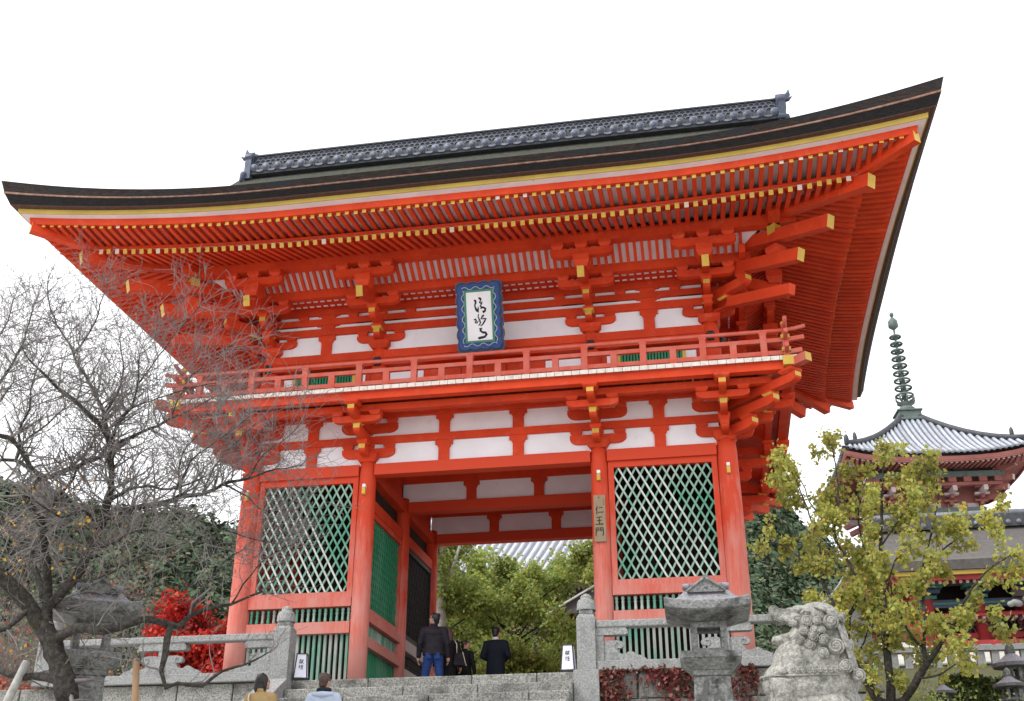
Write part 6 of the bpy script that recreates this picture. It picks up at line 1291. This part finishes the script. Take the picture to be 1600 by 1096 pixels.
def eave_under(t, c, hw, ho, zi, zo, lift_, pitch, m, m2, faces=(0, 3), fascia=.28):
    cx, cy = c
    def rot(k, x, y, z):
        for _ in range(k): x, y = -y, x
        return (cx+x, cy+y, z)
    mb = MB(); n = 10
    for k in range(4):
        vs = []
        for i in range(n+1):
            u = -1+2*i/n
            for h, z, l in ((hw, zi+.18, 0), (ho*.99, zo+.10, lift_)): vs.append(rot(k, u*h, -h, z+l*abs(u)**3))
        mb.add(vs, [(2*i, 2*i+1, 2*i+3, 2*i+2) for i in range(n)])
    ob('soffit', mb, M['pagoda_red'], t)
    mb = MB()
    for k in range(4):
        vs = []
        for i in range(n+1):
            u = -1+2*i/n
            for h, z in ((ho*.965, zo+.02), (ho*.985, zo+.02), (ho*.995, zo+.02+fascia), (ho*.97, zo+.05+fascia)): vs.append(rot(k, u*h, -h, z+lift_*abs(u)**3))
        mb.add(vs, [(4*i+j, 4*i+j+1, 4*i+j+5, 4*i+j+4) for i in range(n) for j in range(3)])
    ob('eave_board', mb, M['pagoda_red'], t)
    nr = int(2*ho/pitch)
    for k in faces:
        for i in range(nr):
            x = -ho+(i+.5)*2*ho/nr; h0 = max(hw, abs(x)); 
            if h0 > ho*.93: continue
            q = (h0-hw)/(ho-hw); a = rot(k, x, -h0, zi+(zo-zi)*q+.06); b = rot(k, x, -ho*.965, zo+.03+lift_*abs(x/ho)**3)
            ob('rafter', MB().beam(a, b, pitch*.5, .12, (0, 0, 1), 0, 1), [m, m2], t)
def pagoda():
    c = (0, 0); ZE = 17.35; base = 3.0
    t = thing('pagoda', 'three-storey vermilion pagoda with silvery tiled roof and ringed bronze spire', 'pagoda', (0, 0, 0))
    pr = M['pagoda_red']; dim = M['plaster_dim']
    for lev, (ze, he, hb) in enumerate(((ZE, 4.95, 2.35), (ZE-6.0, 5.3, 2.6), (ZE-11.6, 5.6, 2.85))):
        top = lev == 0
        if top: tiled_pyramid(t, c, he, ze, ze+3.7, .42, .36, .55, .30, M['tile_pale'])
        else: tiled_pyramid(t, c, he, ze, ze+1.6, 2.6, .3, .5, .30, M['tile_pale'])
        eave_under(t, c, hb+.9, he*.985, ze-.35, ze-.48, .5, .26, pr, dim)
        ob('wall', MB().box(-hb, hb, -hb, hb, ze-4.6, ze-.2), pr, t)
        for sg in (-1, 1):                       # corner beams and hanging wind bells
            for sy in (-1, 1):
                a = (sg*(hb+.1), sy*(hb+.1), ze-.75); b = (sg*he*.8, sy*he*.8, ze-.33); ob('hip_rafter', MB().beam(a, b, .25, .3, (0, 0, 1), 0, 1), [pr, dim], t)
                for q, dz in ((1.45, -1.05), (1.2, -1.5), (1.0, -1.95)): ob('tail_beam', MB().beam((sg*hb*.9, sy*hb*.9, ze+dz+.35), (sg*(hb+q), sy*(hb+q), ze+dz), .22, .28, (0, 0, 1), 0, 1), [pr, dim], t)
                b = (sg*he*.93, sy*he*.93, ze-.42)
                ob('wind_bell', MB().lathe([(.17, -.55), (.155, -.3), (.13, -.12), (.05, -.05), (.015, .2)], 10, b), M['bronze'], t)
        for k in (0, 3):
            def rt(x, y, z):
                for _ in range(k): x, y = -y, x
                return (x, y, z)
            def bx(name, x0, x1, o0, o1, z0, z1, m):
                return ob(name, MB().hexa([rt(x0, -o1, z0), rt(x1, -o1, z0), rt(x1, -o0, z0), rt(x0, -o0, z0), rt(x0, -o1, z1), rt(x1, -o1, z1), rt(x1, -o0, z1), rt(x0, -o0, z1)]), m, t)
            bx('purlin', -hb-1.2, hb+1.2, hb+.85, hb+1.1, ze-.85, ze-.55, M['bronze'])
            for s in np.linspace(-hb-.8, hb+.8, 9): bx('bearing_block', s-.2, s+.2, hb+.75, hb+1.12, ze-1.12, ze-.86, pr)
            bx('bracket_arm', -hb-1, hb+1, hb+.8, hb+1.05, ze-1.3, ze-1.13, pr)
            for s in (-hb, -hb/3, hb/3, hb):     # stepped brackets over each column
                for j in range(3):
                    bx('bracket_arm', s-.09, s+.09, hb-.1, hb+.38+.3*j, ze-2.15+.3*j, ze-1.98+.3*j, pr); bx('bearing_block', s-.34-.03*j, s+.34+.03*j, hb+.1+.28*j, hb+.34+.28*j, ze-1.97+.3*j, ze-1.86+.3*j, dim if j == 1 else pr)
                bx('tail_beam', s-.11, s+.11, hb, hb+1.35, ze-1.66, ze-1.4, dim); bx('column', s-.17, s+.17, hb-.1, hb+.13, ze-4.6, ze-2.2, pr)
            bx('wall_plate', -hb-.2, hb+.2, hb-.05, hb+.2, ze-2.62, ze-2.25, M['bronze']); bx('wall_rail', -hb-.1, hb+.1, hb-.05, hb+.16, ze-3.0, ze-2.75, M['bronze'])
            for s in np.linspace(-hb+.4, hb-.4, 5): bx('plaster_panel', s-.3, s+.3, hb-.02, hb+.04, ze-2.22, ze-1.98, dim)
            for z, o in ((-3.25, .5), (-3.6, .75)): bx('balcony_rail', -hb-o, hb+o, hb+o-.1, hb+o, ze+z, ze+z+.12, pr)
            for s in np.linspace(-hb-.6, hb+.6, 14): bx('rail_post', s-.06, s+.06, hb+.62, hb+.74, ze-4.0, ze-3.2, pr)
            bx('balcony_floor', -hb-.9, hb+.9, hb, hb+.9, ze-4.15, ze-4.0, dim)
    z = ZE+3.75
    bevel(ob('spire_base', MB().box(-.62, .62, -.62, .62, z-.15, z+.35).box(-.8, .8, -.8, .8, z-.25, z-.1).box(-.70, .70, -.70, .70, z+.35, z+.45), M['bronze'], t), .03)
    ob('spire_bowl', MB().lathe([(.5, .45), (.48, .65), (.3, .85), (.22, .9), (.5, 1.0), (.3, 1.06), (.09, 1.1)], 16, (0, 0, z)), M['bronze'], t)
    ob('spire_mast', MB().tube([(0, 0, z+1.0), (0, 0, z+6.8)], [.10, .05], 8), M['bronze'], t)
    for i in range(9):
        zz = z+1.5+i*.47; r_ = .47-.022*i; mb = MB(); pts = [(r_*math.cos(a), r_*math.sin(a), zz) for a in np.linspace(0, 2*math.pi, 21)]; mb.tube(pts, .065, 6, 0, False)
        for k in range(4): mb.tube([(0, 0, zz), (r_*math.cos(k*1.571), r_*math.sin(k*1.571), zz)], .035, 5)
        mb.lathe([(.16, -.1), (.17, .1)], 10, (0, 0, zz)); ob('spire_ring', mb, M['bronze'], t)
    for k in range(8):
        a = k*math.pi/4; ob('spire_leaf', MB().tube([(.2*math.cos(a), .2*math.sin(a), z+1.0), (.5*math.cos(a), .5*math.sin(a), z+1.15), (.55*math.cos(a), .55*math.sin(a), z+1.5)], [.07, .07, .01], 6), M['bronze'], t)
    ob('spire_flame', MB().lathe([(.02, 5.7), (.3, 5.95), (.28, 6.3), (.05, 6.6)], 8, (0, 0, z)).ell((0, 0, z+6.75), (.13, .13, .16)), M['bronze'], t)
    place(t, (16.2, 41.2, -.95), R(5))
M['plaster_dim'] = mat('dusty_white_paint', (0.50, 0.42, 0.42), (0.40, 0.32, 0.32), scale=3, rough=0.8)
pagoda()

# ------------------------------------------------------------------ crimson gate on the slope at the right
def west_gate():
    t = thing('west_gate', 'crimson columned gate with thick bark roof half hidden by the yellow tree', 'gate', (14.5, 20.5, 3.3)); cr = M['crimson']; bt = M['bark_grey']
    ZF, XL, XR = 3.35, 11.9, 20.0
    prof = [(18.4, 6.35), (19.2, 6.62), (20.2, 7.1), (21.2, 7.75), (22.0, 8.45), (22.8, 7.75), (23.8, 7.1), (24.8, 6.62), (25.6, 6.35)]
    ob('roof', MB().prism(prof+[(y, z-.34) for y, z in reversed(prof)], lambda u, v, d: (d, u, v), 10.55, 21.3), bt, t)
    ob('ridge', MB().box(10.4, 21.3, 21.7, 22.3, 8.35, 8.62).box(10.45, 21.3, 21.8, 22.2, 8.62, 8.86), M['tile_dark'], t); ob('ridge_cap', MB().tube([(10.4, 22, 8.9), (21.3, 22, 8.9)], .17, 8), M['tile'], t)
    for i in range(28): x = 10.6+i*.38; ob('ridge_tile', MB().tube([(x, 21.66, 8.5), (x, 21.74, 8.5)], .10, 8), M['tile'], t)
    ob('eave_strip', MB().box(10.7, 21.2, 18.46, 18.56, 5.86, 6.0), M['gilt'], t); ob('eave_board', MB().box(10.75, 21.2, 18.58, 18.7, 5.70, 5.86), cr, t)
    for i in range(46):
        x = 10.85+i*.225; ob('rafter', MB().beam((x, 20.6, 6.25), (x, 18.72, 5.66), .10, .12, (0, 0, 1), 0, 1), [cr, M['plaster_dim']], t)
    ob('soffit', MB().hexa([(10.7, 18.6, 5.9), (21.2, 18.6, 5.9), (21.2, 20.8, 6.5), (10.7, 20.8, 6.5), (10.7, 18.6, 5.93), (21.2, 18.6, 5.93), (21.2, 20.8, 6.53), (10.7, 20.8, 6.53)]), M['plaster_dim'], t)
    ob('verge_board', MB().prism([(y, z-.05) for y, z in prof]+[(y, z-.5) for y, z in reversed(prof)], lambda u, v, d: (d, u, v), 10.42, 10.54), M['pagoda_red'], t)
    for j in range(18):
        y = 18.9+j*.36; z = float(np.interp(y, [p[0] for p in prof], [p[1] for p in prof]))-.48; ob('verge_rafter', MB().box(10.56, 12.2, y-.06, y+.06, z-.1, z), cr, t)
    for x in (XL, 13.6, 15.2, 17.2, 19.4):
        for y in (20.0, 23.6): ob('column', MB().lathe([(.21, 0), (.21, 2.0), (.19, 2.5)], 14, (x, y, ZF)), cr, t)
        for j in range(3): ob('bracket_arm', MB().box(x-.3-.1*j, x+.3+.1*j, 19.75-.2*j, 20.05, 5.32+.17*j-.12*(j == 0)*0, 5.44+.17*j), M['blue_edge'] if j == 1 else M['jade'], t)
    ob('painted_beam', MB().box(XL-.4, XR, 19.9, 20.1, 5.02, 5.30), M['blue_edge'], t); ob('painted_beam', MB().box(XL-.4, XR, 19.86, 19.9, 5.12, 5.20), M['jade'], t); ob('tie_beam', MB().box(XL-.2, XR, 19.92, 20.08, 4.62, 4.84), cr, t)
    for i in range(30): x = XL+.1+i*.26; ob('canopy_rafter', MB().box(x-.05, x+.05, 19.3, 19.9, 4.50, 4.58), M['plaster_dim'], t)
    ob('canopy_strip', MB().box(XL-.3, XR, 19.25, 19.95, 4.585, 4.66), cr, t)
    for a, b in ((XL+.2, 13.4), (13.8, 15.0), (15.4, 17.0), (17.4, 19.2)):
        ob('back_wall', MB().box(a, b, 20.9, 21.0, ZF, 6.0), M['dark_wood'], t)
        for j in range(9): x = a+(j+.5)*(b-a)/9; ob('window_bar', MB().box(x-.04, x+.04, 20.02, 20.06, 3.62, 3.95), M['bronze'], t)
        ob('rail', MB().box(a, b, 19.95, 20.1, 3.95, 4.14), cr, t); ob('rail', MB().box(a, b, 19.95, 20.1, ZF, 3.62), cr, t)
        for j in range(5):
            x = a+j*(b-a)/5
            for dx in (0, (b-a)/5): ob('lattice_slat', MB().beam((x+dx, 20.05, 4.14), (x+(b-a)/5-dx, 20.05, 4.62), .03, .02, (0, 1, 0)), M['bronze'], t)
    ob('back_wall', MB().box(XL, XR, 23.4, 23.5, ZF, 6.2), cr, t); ob('end_wall', MB().box(XL-.05, XL+.05, 20.1, 23.5, ZF, 6.1), cr, t)
    ob('porch_rail', MB().box(XL-.4, XR, 19.1, 19.2, 3.62, 3.74), cr, t); ob('porch_rail', MB().box(XL-.4, XR, 19.1, 19.2, ZF+.02, ZF+.18), cr, t)
    for i in range(16): x = XL-.3+i*.52; ob('porch_post', MB().box(x-.05, x+.05, 19.1, 19.2, ZF+.18, 3.62), cr, t)
    ob('yellow_sill', MB().box(XL-.5, XR, 19.0, 23.8, ZF-.08, ZF), M['gilt'], t)
    ob('stone_base', MB().box(XL-.7, XR, 18.8, 24.2, 1.8, ZF-.085), M['granite'], t)
    for x in (14.85,):                            # free-standing grey porch column
        ob('porch_column', MB().lathe([(.20, 0), (.19, 1.9), (.24, 1.95), (.24, 2.05)], 16, (x, 18.2, 2.9)), M['grey_wood'], t); ob('porch_column_foot', MB().lathe([(.205, 0), (.2, .95)], 16, (x, 18.2, 2.85)), cr, t)
        ob('porch_beam', MB().box(x-.5, 20, 18.05, 18.35, 4.95, 5.2), M['dark_wood'], t); ob('carved_head', MB().ell((x-.42, 18.2, 4.75), (.2, .12, .12), (0, .3, 0)).ell((x-.62, 18.2, 4.72), (.12, .1, .1)), M['granite'], t)
    o = thing('hanging_lantern', 'small dark bronze lantern hanging between the crimson gate columns', 'hanging lantern', (14.05, 19.3, 3.95)); ob('lantern_body', MB().lathe([(.03, .75), (.05, .5), (.2, .42), (.1, .38), (.1, .1), (.15, .06), (.08, 0)], 8, (14.05, 19.3, 3.85)), M['bronze'], o)
west_gate()
# stone fence on a rough rock footing below the crimson gate
t = thing('stone_fence', 'row of square granite posts with white gaps below the crimson gate', 'stone fence', (13, 16.8, 2.2))
for i in range(17): x = 9.6+i*.44; bevel(ob('fence_post', MB().box(x-.12, x+.12, 16.68, 16.92, 2.05, 2.98), M['granite'], t), .015)
ob('fence_rail', MB().box(9.4, 17.2, 16.62, 16.98, 2.98, 3.14), M['granite'], t); ob('fence_sill', MB().box(9.4, 17.2, 16.6, 17.0, 1.92, 2.05), M['granite'], t)
rr = random.Random(91)
t = thing('rock_footing', 'rough boulders below the granite fence on the slope', 'rocks', (13, 16.2, 1.2))
for i in range(22):
    x = 9.5+i*.36; mb = MB(); mb.ell((x, 16.3+rr.uniform(-.3, .1), 1.55+rr.uniform(-.3, .2)), (rr.uniform(.3, .55), .35, rr.uniform(.22, .42)), (rr.uniform(-.4, .4), rr.uniform(-.4, .4), rr.uniform(-1, 1)), 7, 5); mb.sm = [False]*len(mb.sm); ob('rock', mb, M['rubble'], t)
round_lantern('stone_lantern', 'moss-grey stone lantern with a jewel top at the right picture edge, farther one', (10.95, 5.6, ground_z(10.95, 5.6)-.02), .93)
round_lantern('stone_lantern', 'stone lantern with a jewel top at the lower right corner, nearer one', (10.02, 2.2, ground_z(10, 2.2)-.02), .63)
round_lantern('stone_lantern', 'low wide-roofed stone lantern between the yellow tree and the clipped hedge', (8.95, 3.2, ground_z(8.95, 3.2)-.02), .56)

# ------------------------------------------------------------------ hall roof, pavilion and eaves glimpsed through the passage
t = thing('temple_hall', 'far temple hall with a pale tiled roof glimpsed above the trees in the gate opening', 'temple hall', (-4.0, 33, 0))
def hp(u, q): return Vector((-16+u*15.5, 31+4.5*q, 9.2+5.5*q+.9*q*q))
mb = MB(); mb.add([hp(0, 0), hp(1, 0), hp(1, 1), hp(0, 1)], [(0, 1, 2, 3)]); ro = ob('roof', mb, M['tile'], t)
for i in range(40):
    x = (i+.5)/40; a = [hp(x, q)+Vector((2.6*q, -.04, .10)) for q in np.linspace(0, 1, 5)]; ob('tile_row', MB().tube(a, .125, 6), M['tile_white'] if True else None, ro)
ob('wall', MB().box(-14.5, -1.5, 33, 42, 0, 9.6), M['dark_wood'], t); ob('eave_board', MB().box(-16, -.5, 31.0, 31.2, 8.9, 9.15), M['dark_wood'], t)
t = thing('water_pavilion', 'small pavilion with red eaves and painted gable behind the right gate column', 'pavilion', (.9, 14.6, FL))
for x in (-.2, 2.0):
    for y in (13.8, 15.6): ob('column', MB().lathe([(.12, 0), (.11, 4.1)], 10, (x, y, FL)), M['crimson'], t)
ob('beam', MB().box(-.4, 2.2, 13.6, 13.8, 3.6, 3.88), M['crimson'], t); ob('roof', MB().prism([(-.6, 3.9), (2.6, 3.9), (1.0, 4.75)], lambda u, v, d: (u, d, v), 13.2, 16.2), M['tile'], t)
ob('verge_board', MB().beam((-.65, 13.15, 3.9), (1.0, 13.15, 4.8), .05, .10, (0, 1, 0)), M['plaster'], t); ob('gable_ornament', MB().tube([(.5, 13.19, 4.12), (.5, 13.16, 4.12)], .10, 14), M['jade'], t)
t = thing('small_shrine', 'tiny dark roofed shrine with red eaves half hidden among the left trees of the opening', 'shrine', (-4.7, 17.6, FL))
ob('roof', MB().prism([(-5.6, 6.0), (-3.9, 6.0), (-4.1, 6.3), (-4.75, 6.62), (-5.4, 6.3)], lambda u, v, d: (u, d, v), 17, 18.4), M['tile_dark'], t); ob('wall', MB().box(-5.2, -4.3, 17.3, 18.2, FL, 5.3), M['dark_wood'], t); ob('eave_board', MB().box(-5.3, -4.2, 17.2, 18.3, 5.3, 6.0), M['crimson'], t)
